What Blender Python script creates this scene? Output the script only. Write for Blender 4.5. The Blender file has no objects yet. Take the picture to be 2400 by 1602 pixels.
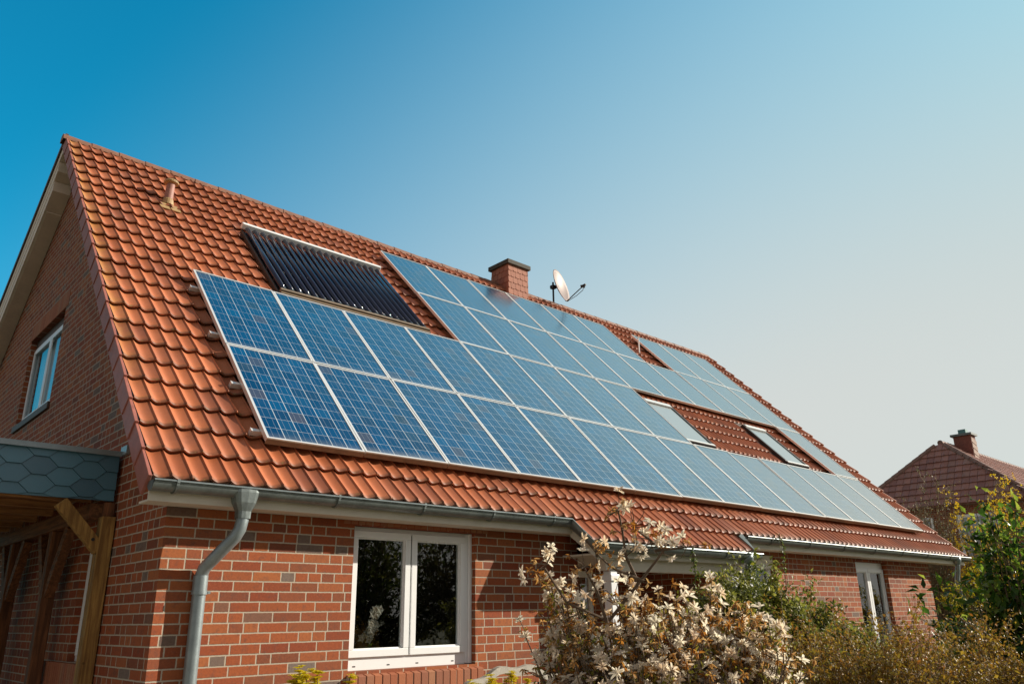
import bpy, math, random
import numpy as np
from mathutils import Vector, Matrix
R_ = math.radians
scene = bpy.context.scene
COL = scene.collection

# ------------------------------------------------------------------ camera
CAM = np.array([-2.981, -6.385, 1.6])
CR = np.array([[0.73865, -0.67393, -0.01470], [-0.20960, -0.25068, 0.94510], [0.64062, 0.69501, 0.32642]])
def orthonormal(yaw, pitch, roll):
    f = np.array([math.sin(yaw)*math.cos(pitch), math.cos(yaw)*math.cos(pitch), math.sin(pitch)])
    r = np.array([math.cos(yaw), -math.sin(yaw), 0.0]); u = np.cross(r, f)
    c, s = math.cos(roll), math.sin(roll)
    return c*r+s*u, -s*r+c*u, f
cr, cu, cf = orthonormal(R_(42.6356), R_(19.0932), R_(-0.8913))
cd = bpy.data.cameras.new('camera'); cam = bpy.data.objects.new('camera', cd); COL.objects.link(cam)
cd.sensor_width = 36; cd.lens = 36*1852.6/2400; cd.clip_start = .05; cd.clip_end = 2000
mw = Matrix.Identity(4)
for i in range(3):
    mw[i][0] = cr[i]; mw[i][1] = cu[i]; mw[i][2] = -cf[i]; mw[i][3] = CAM[i]
cam.matrix_world = mw
scene.camera = cam
def ray_point(px, py, d):                    # a place in the garden seen from the camera position, d metres of depth away
    v = cr*((px-1200)/1852.6) - cu*((py-801)/1852.6) + cf
    return CAM + v*d

# ------------------------------------------------------------------ world, sun, exposure
SUN = Vector((.80, -.42, .43)).normalized()
SUN_EL = math.asin(SUN.z); SUN_AZ = math.atan2(SUN.x, SUN.y)
SKY_DEEP = (.05, 1.30, 1.46); SKY_HAZE = (4.95, 4.98, 4.72); SKY_HAZE_HIGH = (3.7, 4.65, 4.75)
w = bpy.data.worlds.new('World'); scene.world = w; w.use_nodes = True
nt = w.node_tree; nt.nodes.clear()
def wn(t, **k):
    n = nt.nodes.new(t)
    for a, b in k.items(): setattr(n, a, b)
    return n
out = wn('ShaderNodeOutputWorld'); bg = wn('ShaderNodeBackground')
sky = wn('ShaderNodeTexSky', sky_type='NISHITA', sun_disc=False, sun_elevation=SUN_EL, sun_rotation=SUN_AZ,
         altitude=50, air_density=1.0, dust_density=1.6, ozone_density=1.6)
def wmath(op, a, b, clamp=False):
    n = wn('ShaderNodeMath', operation=op, use_clamp=clamp)
    for i, v in enumerate((a, b)):
        if isinstance(v, bpy.types.NodeSocket): nt.links.new(v, n.inputs[i])
        else: n.inputs[i].default_value = v
    return n.outputs[0]
def wstep(x, a, b):
    n = wn('ShaderNodeMapRange', interpolation_type='SMOOTHSTEP'); nt.links.new(x, n.inputs[0]); n.inputs[1].default_value = a; n.inputs[2].default_value = b
    return n.outputs[0]
def wmix(f, a, b, mode='MIX'):
    n = wn('ShaderNodeMix', data_type='RGBA', blend_type=mode)
    for i, v in ((0, f), (6, a), (7, b)):
        if isinstance(v, bpy.types.NodeSocket): nt.links.new(v, n.inputs[i])
        else: n.inputs[i].default_value = v if i == 0 else (*v, 1)
    return n.outputs[2]
# clear deep blue a quarter turn away from the sun, pale haze low on the sun's side of the sky
tc = wn('ShaderNodeTexCoord'); sx = wn('ShaderNodeSeparateXYZ'); nt.links.new(tc.outputs['Generated'], sx.inputs[0])
q = wmath('SUBTRACT', wmath('MULTIPLY', sx.outputs[0], .95), wmath('MULTIPLY', wmath('ABSOLUTE', sx.outputs[2], 0.), .62))
deep = wmix(1.0, sky.outputs[0], SKY_DEEP, 'MULTIPLY')
fill_sky = wmix(.70, sky.outputs[0], (2.9, 2.5, 2.1))  # unseen sky behind the camera, warmed and brightened to lift the shadows
c1 = wmix(wmath('MULTIPLY', wstep(q, -.50, -.31), wstep(sx.outputs[1], -.30, .06)), fill_sky, deep)
c2 = wmix(wmath('MULTIPLY', wstep(q, -.22, .70), .96), c1, wmix(wstep(sx.outputs[2], .18, .62), SKY_HAZE, SKY_HAZE_HIGH))
nt.links.new(c2, bg.inputs['Color']); bg.inputs['Strength'].default_value = .10
nt.links.new(bg.outputs[0], out.inputs[0])
sl = bpy.data.lights.new('sun', 'SUN'); sl.energy = 5.0; sl.angle = R_(.55); sl.color = (1, .90, .76)
so = bpy.data.objects.new('sun', sl); COL.objects.link(so)
so.rotation_euler = SUN.to_track_quat('Z', 'Y').to_euler(); so.location = (30, -20, 30)
vs = scene.view_settings
vs.view_transform = 'Standard'; vs.look = 'None'; vs.gamma = 1; vs.exposure = 0.47
scene.cycles.max_bounces = 6; scene.cycles.transparent_max_bounces = 8
scene.cycles.sample_clamp_indirect = 4

# ------------------------------------------------------------------ mesh helpers
class MB:
    def __init__(s): s.v = []; s.f = []; s.n = 0; s.cols = []; s.smooth = False
    def add(s, vs, fs):
        vs = [tuple(map(float, p)) for p in vs]
        s.v += vs; s.f += [tuple(i+s.n for i in f) for f in fs]; s.n += len(vs)
    def quad(s, a, b, c, d): s.add([a, b, c, d], [(0, 1, 2, 3)])
    def hexa(s, p):           # 8 corners: bottom 4 then top 4, counterclockwise
        s.add(p, [(3, 2, 1, 0), (4, 5, 6, 7), (0, 1, 5, 4), (1, 2, 6, 5), (2, 3, 7, 6), (3, 0, 4, 7)])
    def box(s, x0, x1, y0, y1, z0, z1, T=None):
        p = [(x0, y0, z0), (x1, y0, z0), (x1, y1, z0), (x0, y1, z0), (x0, y0, z1), (x1, y0, z1), (x1, y1, z1), (x0, y1, z1)]
        if T: p = [T(*q) for q in p]
        s.hexa(p)
    def tube(s, pts, rad, n=8, caps=True):
        pts = [np.array(p, float) for p in pts]
        if np.isscalar(rad): rad = [rad]*len(pts)
        base = s.n; up = None; vs = []
        for i, p in enumerate(pts):
            t = pts[min(i+1, len(pts)-1)] - pts[max(i-1, 0)]; t /= np.linalg.norm(t)+1e-9
            if up is None:
                up = np.cross(t, (0, 0, 1.)) if abs(t[2]) < .9 else np.cross(t, (1., 0, 0))
            a = up - t*(up@t); a /= np.linalg.norm(a)+1e-9; b = np.cross(t, a); up = a
            for k in range(n):
                th = 2*math.pi*k/n; vs.append(p + rad[i]*(math.cos(th)*a+math.sin(th)*b))
        fs = [(i*n+k, i*n+(k+1) % n, (i+1)*n+(k+1) % n, (i+1)*n+k) for i in range(len(pts)-1) for k in range(n)]
        if caps: fs += [tuple(range(n-1, -1, -1)), tuple((len(pts)-1)*n+k for k in range(n))]
        s.add(vs, fs)
    def build(s, name, mat, parent=None, smooth=False, local=False, bevel=0):
        me = bpy.data.meshes.new(name)
        off = np.zeros(3) if parent is None or local else np.array(ROOTS[parent.name])
        v = np.array(s.v) - off
        me.from_pydata(v.tolist(), [], s.f); me.update()
        if s.cols:
            at = me.color_attributes.new('tint', 'FLOAT_COLOR', 'POINT')
            at.data.foreach_set('color', np.array(s.cols, dtype=np.float32).ravel())
        if smooth:
            me.polygons.foreach_set('use_smooth', [True]*len(me.polygons))
        me.materials.append(mat)
        o = bpy.data.objects.new(name, me); COL.objects.link(o)
        if parent is not None:
            o.parent = parent
            root = parent
            while root.parent is not None: root = root.parent
            ROOTS[o.name] = tuple(root.location)
        if bevel:
            m = o.modifiers.new('bevel', 'BEVEL'); m.width = bevel; m.segments = 2; m.limit_method = 'ANGLE'
        return o
ROOTS = {}
def empty(name, loc, label, cat, group=None, rot=None):
    o = bpy.data.objects.new(name, None); COL.objects.link(o); o.location = loc
    if rot: o.rotation_euler = rot
    o.empty_display_size = .2
    o['label'] = label; o['category'] = cat
    if group: o['group'] = group
    bpy.context.view_layer.update()
    ROOTS[o.name] = tuple(loc)
    return o
def tag(o, label, cat, group=None, kind=None):
    o['label'] = label; o['category'] = cat
    if group: o['group'] = group
    if kind: o['kind'] = kind
    return o

# ------------------------------------------------------------------ node helpers
class NB:
    def __init__(s, name):
        s.m = bpy.data.materials.new(name); s.m.use_nodes = True; s.t = s.m.node_tree; s.t.nodes.clear()
        s.out = s.node('ShaderNodeOutputMaterial')
    def node(s, typ, **k):
        n = s.t.nodes.new(typ)
        for a, b in k.items(): setattr(n, a, b)
        return n
    def put(s, sock, v):
        if v is None: return
        if isinstance(v, bpy.types.NodeSocket): s.t.links.new(v, sock)
        else:
            if sock.type == 'RGBA' and len(v) == 3: v = (*v, 1)
            sock.default_value = v
    def M(s, op, a, b=None, c=None, clamp=False):
        n = s.node('ShaderNodeMath', operation=op, use_clamp=clamp)
        for i, v in enumerate((a, b, c)):
            if v is not None: s.put(n.inputs[i], v)
        return n.outputs[0]
    def noise(s, vec, scale, detail=4, rough=.55, dist=0):
        n = s.node('ShaderNodeTexNoise'); s.put(n.inputs['Vector'], vec)
        n.inputs['Scale'].default_value = scale; n.inputs['Detail'].default_value = detail
        n.inputs['Roughness'].default_value = rough; n.inputs['Distortion'].default_value = dist
        return n.outputs['Fac']
    def white(s, x, y, z=0.0):
        c = s.node('ShaderNodeCombineXYZ'); s.put(c.inputs[0], x); s.put(c.inputs[1], y); s.put(c.inputs[2], z)
        n = s.node('ShaderNodeTexWhiteNoise', noise_dimensions='3D'); s.t.links.new(c.outputs[0], n.inputs['Vector'])
        return n.outputs['Value']
    def ramp(s, fac, stops, interp='LINEAR'):
        n = s.node('ShaderNodeValToRGB'); cr_ = n.color_ramp; cr_.interpolation = interp
        while len(cr_.elements) < len(stops): cr_.elements.new(.5)
        for e, (p, c) in zip(cr_.elements, stops): e.position = p; e.color = (*c, 1)
        s.put(n.inputs[0], fac); return n.outputs[0]
    def mix(s, fac, a, b, mode='MIX'):
        n = s.node('ShaderNodeMix', data_type='RGBA', blend_type=mode)
        s.put(n.inputs[0], fac); s.put(n.inputs[6], a); s.put(n.inputs[7], b); return n.outputs[2]
    def smooth(s, x, a, b):
        n = s.node('ShaderNodeMapRange', interpolation_type='SMOOTHSTEP')
        s.put(n.inputs[0], x); n.inputs[1].default_value = a; n.inputs[2].default_value = b
        return n.outputs[0]
    def bump(s, h, strength=.5, dist=.01):
        n = s.node('ShaderNodeBump'); n.inputs['Strength'].default_value = strength; n.inputs['Distance'].default_value = dist
        s.put(n.inputs['Height'], h); return n.outputs[0]
    def pos(s):
        g = s.node('ShaderNodeNewGeometry'); return g
    def obj(s): return s.node('ShaderNodeTexCoord').outputs['Object']
    def sep(s, v):
        n = s.node('ShaderNodeSeparateXYZ'); s.t.links.new(v, n.inputs[0]); return n.outputs
    def bsdf(s, color, rough=.6, normal=None, **k):
        b = s.node('ShaderNodeBsdfPrincipled'); s.put(b.inputs['Base Color'], color); s.put(b.inputs['Roughness'], rough)
        if normal is not None: s.put(b.inputs['Normal'], normal)
        for a, v in k.items(): s.put(b.inputs[a.replace('_', ' ')], v)
        return b
    def done(s, b):
        s.t.links.new(b.outputs[0], s.out.inputs[0]); return s.m

def mat_plain(name, col, rough=.5, metal=0., var=.12, scale=6, bump=0., spec=.5):
    n = NB(name); p = n.pos().outputs['Position']
    f = n.noise(p, scale, 5)
    f2 = n.noise(p, scale*7, 3)
    g = n.M('ADD', n.M('MULTIPLY', f, .7), n.M('MULTIPLY', f2, .3))
    c = n.ramp(g, [(.25, tuple(x*(1-var) for x in col)), (.75, tuple(min(1, x*(1+var)) for x in col))])
    nm = n.bump(f2, bump, .005) if bump else None
    return n.done(n.bsdf(c, rough, nm, Metallic=metal, Specular_IOR_Level=spec))

def brick_nodes(n, course=.079, length=.252, joint=.010, vertical=False, seed=0.):
    g = n.pos(); P = n.sep(g.outputs['Position']); N = n.sep(g.outputs['True Normal'])
    ax = n.M('GREATER_THAN', n.M('ABSOLUTE', N[1]), .5)
    uu = n.M('ADD', n.M('MULTIPLY', P[0], ax), n.M('MULTIPLY', P[1], n.M('SUBTRACT', 1., ax)))
    wob = n.noise(g.outputs['Position'], 9, 2)
    vv = n.M('ADD', P[2], n.M('MULTIPLY', n.M('SUBTRACT', wob, .5), .004))
    rowf = n.M('DIVIDE', vv, course); row = n.M('FLOOR', rowf); fy = n.M('FRACT', rowf)
    off = n.M('ADD', n.M('MULTIPLY', n.M('MODULO', row, 2.), .5), n.M('MULTIPLY', n.white(row, 3.3, seed), .3))
    cu_ = n.M('ADD', n.M('DIVIDE', uu, length), off)
    ci = n.M('FLOOR', cu_); fu = n.M('FRACT', cu_)
    split = n.M('GREATER_THAN', n.white(ci, row, 7.7+seed), .70)
    fu2 = n.M('FRACT', n.M('MULTIPLY', fu, n.M('ADD', 1., split)))
    half = n.M('MULTIPLY', split, n.M('FLOOR', n.M('MULTIPLY', fu, 2.)))
    wid = n.M('DIVIDE', length, n.M('ADD', 1., split))
    idx = n.M('ADD', n.M('MULTIPLY', ci, 2.), half)
    dx = n.M('MULTIPLY', n.M('MINIMUM', fu2, n.M('SUBTRACT', 1., fu2)), wid)
    dy = n.M('MULTIPLY', n.M('MINIMUM', fy, n.M('SUBTRACT', 1., fy)), course)
    fine = n.noise(g.outputs['Position'], 120, 3)
    d = n.M('ADD', n.M('MINIMUM', dx, dy), n.M('MULTIPLY', n.M('SUBTRACT', n.noise(g.outputs['Position'], 70, 3, .6), .5), .007))
    face = n.smooth(d, joint*.42, joint*.72)
    return g, idx, row, face, fine

def mat_brick(name):
    n = NB(name)
    g, idx, row, face, fine = brick_nodes(n)
    r1 = n.white(idx, row, 1.5)
    c = n.ramp(r1, [(0, (.27, .058, .022)), (.22, (.33, .088, .030)), (.42, (.22, .045, .020)), (.62, (.37, .118, .040)),
                    (.78, (.17, .050, .028)), (.90, (.28, .080, .034)), (.95, (.22, .075, .036)), (.962, (.145, .105, .085)), (1, (.17, .14, .12))])
    blot = n.noise(g.outputs['Position'], 16, 5, .65)
    c = n.mix(n.M('MULTIPLY', n.smooth(blot, .50, .70), .9), c, n.mix(.55, c, (.10, .055, .045)))
    mid = n.noise(g.outputs['Position'], 48, 4, .7)
    c = n.mix(n.M('MULTIPLY', n.smooth(mid, .48, .66), .55), c, n.mix(.5, c, (.09, .040, .028)))
    c = n.mix(n.M('MULTIPLY', n.smooth(mid, .46, .32), .35), c, n.mix(.5, c, (.46, .20, .10)))
    c = n.mix(n.M('MULTIPLY', n.smooth(fine, .35, .75), .30), c, n.mix(.5, c, (.42, .15, .06)))
    mort = n.mix(n.noise(g.outputs['Position'], 30, 3), (.35, .295, .225), (.53, .455, .36))
    col = n.mix(face, mort, c)
    h = n.M('ADD', face, n.M('MULTIPLY', n.noise(g.outputs['Position'], 60, 5, .7), .35))
    return n.done(n.bsdf(col, .85, n.bump(h, .7, .006), Specular_IOR_Level=.25))

def mat_clay_brick(name):        # single bricks of the sills and lintels, one tone per mesh island
    n = NB(name); g = n.pos()
    c = n.ramp(g.outputs['Random Per Island'], [(0, (.30, .085, .04)), (.4, (.38, .13, .06)), (.7, (.27, .10, .06)), (1, (.36, .16, .085))])
    f = n.noise(g.outputs['Position'], 70, 4, .7)
    c = n.mix(n.M('MULTIPLY', f, .4), c, n.mix(.5, c, (.5, .28, .18)))
    return n.done(n.bsdf(c, .85, n.bump(f, .5, .004), Specular_IOR_Level=.25))

def mat_tile(name, lichen=True, base=1.0, pal=None):
    n = NB(name)
    uv = n.node('ShaderNodeAttribute', attribute_name='tint')
    g = n.pos(); P = n.sep(g.outputs['Position'])
    s = n.sep(uv.outputs['Color'])              # u, v (metres on the roof) and island random
    pal = pal or [(0, (.38, .112, .044)), (.3, (.46, .142, .056)), (.6, (.52, .170, .072)), (.85, (.43, .140, .062)), (1, (.31, .098, .048))]
    wn_ = n.white(n.M('FLOOR', n.M('DIVIDE', n.M('ADD', s[0], 1.03), .30)), n.M('FLOOR', n.M('DIVIDE', n.M('ADD', s[1], .553), .347)), 2.2)
    c = n.ramp(wn_, pal)
    grain = n.noise(g.outputs['Position'], 160, 3, .7)
    c = n.mix(n.M('MULTIPLY', n.smooth(grain, .4, .75), .3), c, n.mix(.55, c, (.16, .06, .03)))
    blot = n.noise(g.outputs['Position'], 3.2, 6, .65)
    c = n.mix(n.M('MULTIPLY', n.smooth(blot, .5, .72), .45), c, n.mix(.6, c, (.13, .05, .028)))
    if lichen:
        m = n.M('MULTIPLY', n.smooth(n.M('ADD', s[0], n.M('MULTIPLY', n.M('SUBTRACT', n.noise(g.outputs['Position'], 5, 5, .7), .5), .55)), -.80, -1.06), n.smooth(s[1], .3, 2.2))
        c = n.mix(n.M('MULTIPLY', m, .6), c, (.46, .24, .06))
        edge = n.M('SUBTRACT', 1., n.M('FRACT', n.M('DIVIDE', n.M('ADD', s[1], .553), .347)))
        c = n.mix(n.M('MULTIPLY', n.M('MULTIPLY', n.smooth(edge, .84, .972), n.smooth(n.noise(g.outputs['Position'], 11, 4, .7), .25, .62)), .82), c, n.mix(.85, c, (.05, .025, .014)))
        spot = n.smooth(n.noise(g.outputs['Position'], 22, 5, .7), .56, .70)
        c = n.mix(n.M('MULTIPLY', n.M('MULTIPLY', spot, n.smooth(edge, .75, .98)), .7), c, (.30, .19, .05))
    h = n.M('ADD', n.M('MULTIPLY', grain, .3), n.noise(g.outputs['Position'], 25, 4))
    rg = n.M('ADD', .44, n.M('MULTIPLY', blot, .2))
    return n.done(n.bsdf(c, rg, n.bump(h, .22, .006), Specular_IOR_Level=.42))

def mat_cells(name):
    n = NB(name); P = n.sep(n.obj())
    W = n.node('ShaderNodeObjectInfo').outputs['Random']
    cx = n.M('DIVIDE', n.M('SUBTRACT', P[0], .026), .158); cy = n.M('DIVIDE', n.M('SUBTRACT', P[1], .022), n.node('ShaderNodeAttribute', attribute_name='cell', attribute_type='OBJECT').outputs['Fac'])
    ix, iy = n.M('FLOOR', cx), n.M('FLOOR', cy); fx, fy = n.M('FRACT', cx), n.M('FRACT', cy)
    r = n.white(ix, iy, n.M('MULTIPLY', W, 91.7)); r2 = n.white(ix, iy, n.M('ADD', n.M('MULTIPLY', W, 31.), 5.))
    panel = n.white(W, 1.7, 3.3)
    c = n.ramp(r, [(0, (.002, .030, .095)), (.4, (.002, .050, .150)), (.7, (.008, .028, .078)), (.88, (.002, .068, .185)), (1, (.022, .034, .055))])
    c = n.mix(n.M('MULTIPLY', n.M('GREATER_THAN', r2, .955), .75), c, (.07, .06, .075))
    vec = n.node('ShaderNodeCombineXYZ'); n.put(vec.inputs[0], P[0]); n.put(vec.inputs[1], P[1]); n.put(vec.inputs[2], n.M('MULTIPLY', W, 50.))
    vo = n.node('ShaderNodeTexVoronoi'); n.t.links.new(vec.outputs[0], vo.inputs['Vector']); vo.inputs['Scale'].default_value = 55
    vs_ = n.sep(vo.outputs['Color'])
    c = n.mix(n.M('MULTIPLY', vs_[0], .35), c, n.mix(.5, c, (.01, .035, .12)))
    ed = n.M('MINIMUM', n.M('MULTIPLY', n.M('MINIMUM', fx, n.M('SUBTRACT', 1., fx)), .158), n.M('MULTIPLY', n.M('MINIMUM', fy, n.M('SUBTRACT', 1., fy)), .158))
    gap = n.M('MAXIMUM', n.M('LESS_THAN', ed, .0016), n.M('LESS_THAN', n.M('MULTIPLY', n.M('MINIMUM', fx, n.M('SUBTRACT', 1., fx)), .158), .0036))
    b1 = n.M('ABSOLUTE', n.M('SUBTRACT', n.M('ABSOLUTE', n.M('SUBTRACT', fx, .5)), .20))
    bus = n.M('LESS_THAN', b1, .0075)
    inside = n.M('MULTIPLY', n.M('MULTIPLY', n.M('GREATER_THAN', cx, 0.), n.M('LESS_THAN', cx, 6.)), n.M('MULTIPLY', n.M('GREATER_THAN', cy, 0.), n.M('LESS_THAN', cy, 10.)))
    line = n.M('MAXIMUM', n.M('MULTIPLY', gap, .95), n.M('MULTIPLY', bus, .5))
    c = n.mix(line, c, (.52, .56, .58))
    c = n.mix(inside, (.16, .22, .30), c)
    dust = n.M('ADD', n.M('MULTIPLY', n.smooth(P[1], .13, .015), .5), n.M('MULTIPLY', n.smooth(n.noise(n.obj(), 2.3, 5, .65), .5, .75), .16))
    c = n.mix(n.M('MULTIPLY', dust, n.M('ADD', .25, n.M('MULTIPLY', panel, .6))), c, (.30, .29, .27))
    h = n.noise(vec.outputs[0], 190, 3, .6); h2 = n.noise(vec.outputs[0], 5, 2)
    hh = n.M('ADD', n.M('MULTIPLY', h, .5), h2)
    nm = n.bump(hh, .06, .004)
    b = n.bsdf(c, .14, nm, IOR=1.45, Specular_IOR_Level=.4)
    gl = n.node('ShaderNodeBsdfGlossy'); gl.inputs['Roughness'].default_value = .20; gl.inputs['Color'].default_value = (.80, .76, .70, 1); n.t.links.new(nm, gl.inputs['Normal'])
    lw = n.node('ShaderNodeLayerWeight'); lw.inputs['Blend'].default_value = .5          # structured solar glass: mirrors the sky at a flat angle
    m = n.node('ShaderNodeMixShader'); n.put(m.inputs[0], n.M('MULTIPLY', n.smooth(lw.outputs['Facing'], .47, .90), .80))
    n.t.links.new(b.outputs[0], m.inputs[1]); n.t.links.new(gl.outputs[0], m.inputs[2])
    return n.done(m)

def mat_glass(name, tint=(.80, .84, .84), ior=2.1):
    n = NB(name)
    fr = n.node('ShaderNodeFresnel'); fr.inputs['IOR'].default_value = ior
    a = n.node('ShaderNodeBsdfTransparent'); a.inputs[0].default_value = (*tint, 1)
    b = n.node('ShaderNodeBsdfGlossy'); b.inputs['Roughness'].default_value = .01
    p = n.pos().outputs['Position']
    n.t.links.new(n.bump(n.noise(p, 1.6, 1), .012, .02), b.inputs['Normal'])
    m = n.node('ShaderNodeMixShader'); n.put(m.inputs[0], n.M('MULTIPLY', fr.outputs[0], n.M('SUBTRACT', 1., n.pos().outputs['Backfacing']))); n.t.links.new(a.outputs[0], m.inputs[1]); n.t.links.new(b.outputs[0], m.inputs[2])
    return n.done(m)

def mat_wood(name, col, dark, axis=2):
    n = NB(name); P = n.sep(n.pos().outputs['Position'])
    c = n.node('ShaderNodeCombineXYZ')
    for i in range(3): n.put(c.inputs[i], n.M('MULTIPLY', P[i], 2.2 if i == axis else 34.))
    f = n.noise(c.outputs[0], 1.0, 6, .65, .6)
    c2 = n.noise(n.pos().outputs['Position'], 3.5, 4)
    col_ = n.mix(n.smooth(f, .35, .7), dark, col)
    kn = n.node('ShaderNodeTexVoronoi'); n.t.links.new(n.pos().outputs['Position'], kn.inputs['Vector']); kn.inputs['Scale'].default_value = 5.5
    col_ = n.mix(n.M('MULTIPLY', n.smooth(kn.outputs['Distance'], .085, .03), .8), col_, tuple(x*.3 for x in dark))
    col_ = n.mix(n.M('MULTIPLY', n.smooth(c2, .5, .7), .4), col_, tuple(x*.7 for x in dark))
    return n.done(n.bsdf(col_, .75, n.bump(f, .35, .004), Specular_IOR_Level=.25))

def mat_leaf(name, stops, rough=.45, trans=.3, spec=.4):
    n = NB(name)
    a = n.node('ShaderNodeAttribute', attribute_name='tint'); s = n.sep(a.outputs['Color'])
    c = n.ramp(s[0], stops)
    b = n.bsdf(c, rough, None, Specular_IOR_Level=spec)
    t = n.node('ShaderNodeBsdfTranslucent'); n.t.links.new(n.mix(.35, c, (.5, .5, .1), 'MULTIPLY'), t.inputs[0]) if trans > .5 else n.t.links.new(c, t.inputs[0])
    m = n.node('ShaderNodeMixShader'); m.inputs[0].default_value = trans
    n.t.links.new(b.outputs[0], m.inputs[1]); n.t.links.new(t.outputs[0], m.inputs[2])
    return n.done(m)

BRICK = mat_brick('red_brick'); CLAY = mat_clay_brick('clay_brick')
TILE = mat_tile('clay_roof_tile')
RIDGE = mat_plain('ridge_clay', (.22, .105, .065), .7, var=.35, scale=8, bump=.3)
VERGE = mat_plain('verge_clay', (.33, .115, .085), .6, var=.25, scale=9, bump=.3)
VERGE_LIT = mat_plain('verge_clay_lit', (.36, .14, .075), .6, var=.25, scale=9, bump=.3)  # brighter copy of the verge clay, sunlit tone put into its colour
CELLS = mat_cells('silicon_cells')
ALU = mat_plain('aluminium', (.78, .77, .74), .35, .35, var=.06, scale=9)
ALU_D = mat_plain('weathered_aluminium', (.20, .15, .10), .6, .0, var=.25, scale=14, bump=.2)
WHITE = mat_plain('white_plastic', (.84, .86, .87), .35, var=.04, scale=3)
CREAM = mat_plain('cream_paint', (.66, .60, .50), .55, var=.08, scale=5)
BEIGE = mat_plain('beige_boards', (.80, .66, .52), .6, var=.14, scale=4)
ZINC = mat_plain('zinc', (.20, .235, .235), .42, .6, var=.4, scale=5, bump=.15)
ZINC_L = mat_plain('zinc_pipe', (.27, .32, .335), .42, .55, var=.2, scale=10, bump=.1)
ZINC_D = mat_plain('old_zinc', (.13, .15, .145), .45, .5, var=.3, scale=6, bump=.15)
DARK = mat_plain('dark_metal', (.030, .028, .026), .5, .3, var=.2)
DARKBR = mat_plain('dark_brown', (.075, .045, .03), .6, var=.3, scale=9, bump=.2)
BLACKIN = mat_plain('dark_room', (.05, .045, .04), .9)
PANE = mat_glass('window_glass')
SKYPANE = mat_plain('skylight_glass', (.30, .34, .35), .06, 0, var=.03, scale=1.5, spec=.9)
WOOD = mat_wood('larch_post', (.42, .25, .075), (.19, .10, .03))
WOODX = mat_wood('larch_beam', (.38, .19, .07), (.17, .075, .028), axis=0)
WOODY = mat_wood('brown_beam', (.26, .11, .045), (.11, .045, .02), axis=1)
WOODZ = mat_wood('brown_post', (.25, .105, .045), (.10, .042, .02), axis=2)
BARK = mat_plain('bark', (.125, .085, .055), .9, var=.5, scale=18, bump=.5)
BARK_L = mat_plain('pale_bark', (.21, .16, .10), .9, var=.4, scale=18, bump=.4)
MORTAR = mat_plain('mortar', (.45, .39, .31), .9, var=.15, scale=30)

# ------------------------------------------------------------------ roof frame: u along the eave, v up the slope, h above the glass of the panels
TH = R_(45.5874); CT, ST = math.cos(TH), math.sin(TH); ZP = 3.0841
def RP(u, v, h=0.): return (u, v*CT - h*ST, ZP + v*ST + h*CT)
def zroof(y, h): return ZP + (h + ST*y)/CT
U0, U1 = -1.02, 15.12
V0 = -.553; COURSE = .347; NC = 23; VR = 7.50
H0 = -.150
EAVE_BAY = (3.53, 6.72)
def back_z(y): return 8.40 - .66*(y-5.35)

# ================================================================== ground
m = NB('lawn_ground'); p = m.pos().outputs['Position']
c = m.mix(m.noise(p, 1.3, 6, .7), (.035, .06, .015), (.085, .085, .03))
MG = m.done(m.bsdf(c, .95, m.bump(m.noise(p, 14, 5, .7), .6, .05)))
g = MB(); S = 600; g.quad((-S, -S, 0), (S, -S, 0), (S, S, 0), (-S, S, 0))
o = g.build('ground', MG); tag(o, 'lawn and garden soil around the brick house', 'ground', kind='structure')

m = NB('paving'); p = m.pos().outputs['Position']; bt = m.node('ShaderNodeTexBrick'); m.t.links.new(p, bt.inputs['Vector'])
bt.inputs['Scale'].default_value = 2.4; bt.inputs['Color1'].default_value = (.36, .30, .235, 1); bt.inputs['Color2'].default_value = (.30, .25, .20, 1); bt.inputs['Mortar'].default_value = (.15, .13, .10, 1); bt.inputs['Mortar Size'].default_value = .012
MP = m.done(m.bsdf(bt.outputs['Color'], .9))
for nm_, x0, x1, y0, y1 in (('bounce_driveway', -9, -.80, -9, 9), ('bounce_terrace', -.795, 14, -1.7, -.01)):  # out-of-view pale paving, added for warm bounce onto walls and eaves
    g = MB(); g.quad((x0, y0, .006), (x1, y0, .006), (x1, y1, .006), (x0, y1, .006)); o = g.build(nm_, MP); tag(o, 'unseen pale paved %s added to bounce warm light onto the brick house' % nm_, nm_, kind='structure')
# ================================================================== the brick house
house = empty('brick_house', (-.765, 0, 0), 'long red brick house with an orange tiled roof carrying solar panels', 'house')
WX0, WX1, WYB = -.765, 13.90, 10.9
SOF = 2.44
def wall_y(mb, y, x0, x1, z0, z1, holes, depth, back):
    xs = sorted({x0, x1, *[h[0] for h in holes], *[h[1] for h in holes]})
    for a, b in zip(xs, xs[1:]):
        zs = [z0]
        for h in sorted(holes, key=lambda h: h[2]):
            if h[0] <= a and h[1] >= b: zs += [h[2], h[3]]
        zs.append(z1)
        for k in range(0, len(zs), 2):
            if zs[k+1]-zs[k] > 1e-4: mb.quad((a, y, zs[k]), (b, y, zs[k]), (b, y, zs[k+1]), (a, y, zs[k+1]))
    for h in holes:
        a, b, c_, d = h
        mb.quad((a, y, c_), (a, y, d), (a, y+depth, d), (a, y+depth, c_)); mb.quad((b, y, c_), (b, y+depth, c_), (b, y+depth, d), (b, y, d))
        mb.quad((a, y, d), (b, y, d), (b, y+depth, d), (a, y+depth, d)); mb.quad((a, y, c_), (a, y+depth, c_), (b, y+depth, c_), (b, y, c_))
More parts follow.
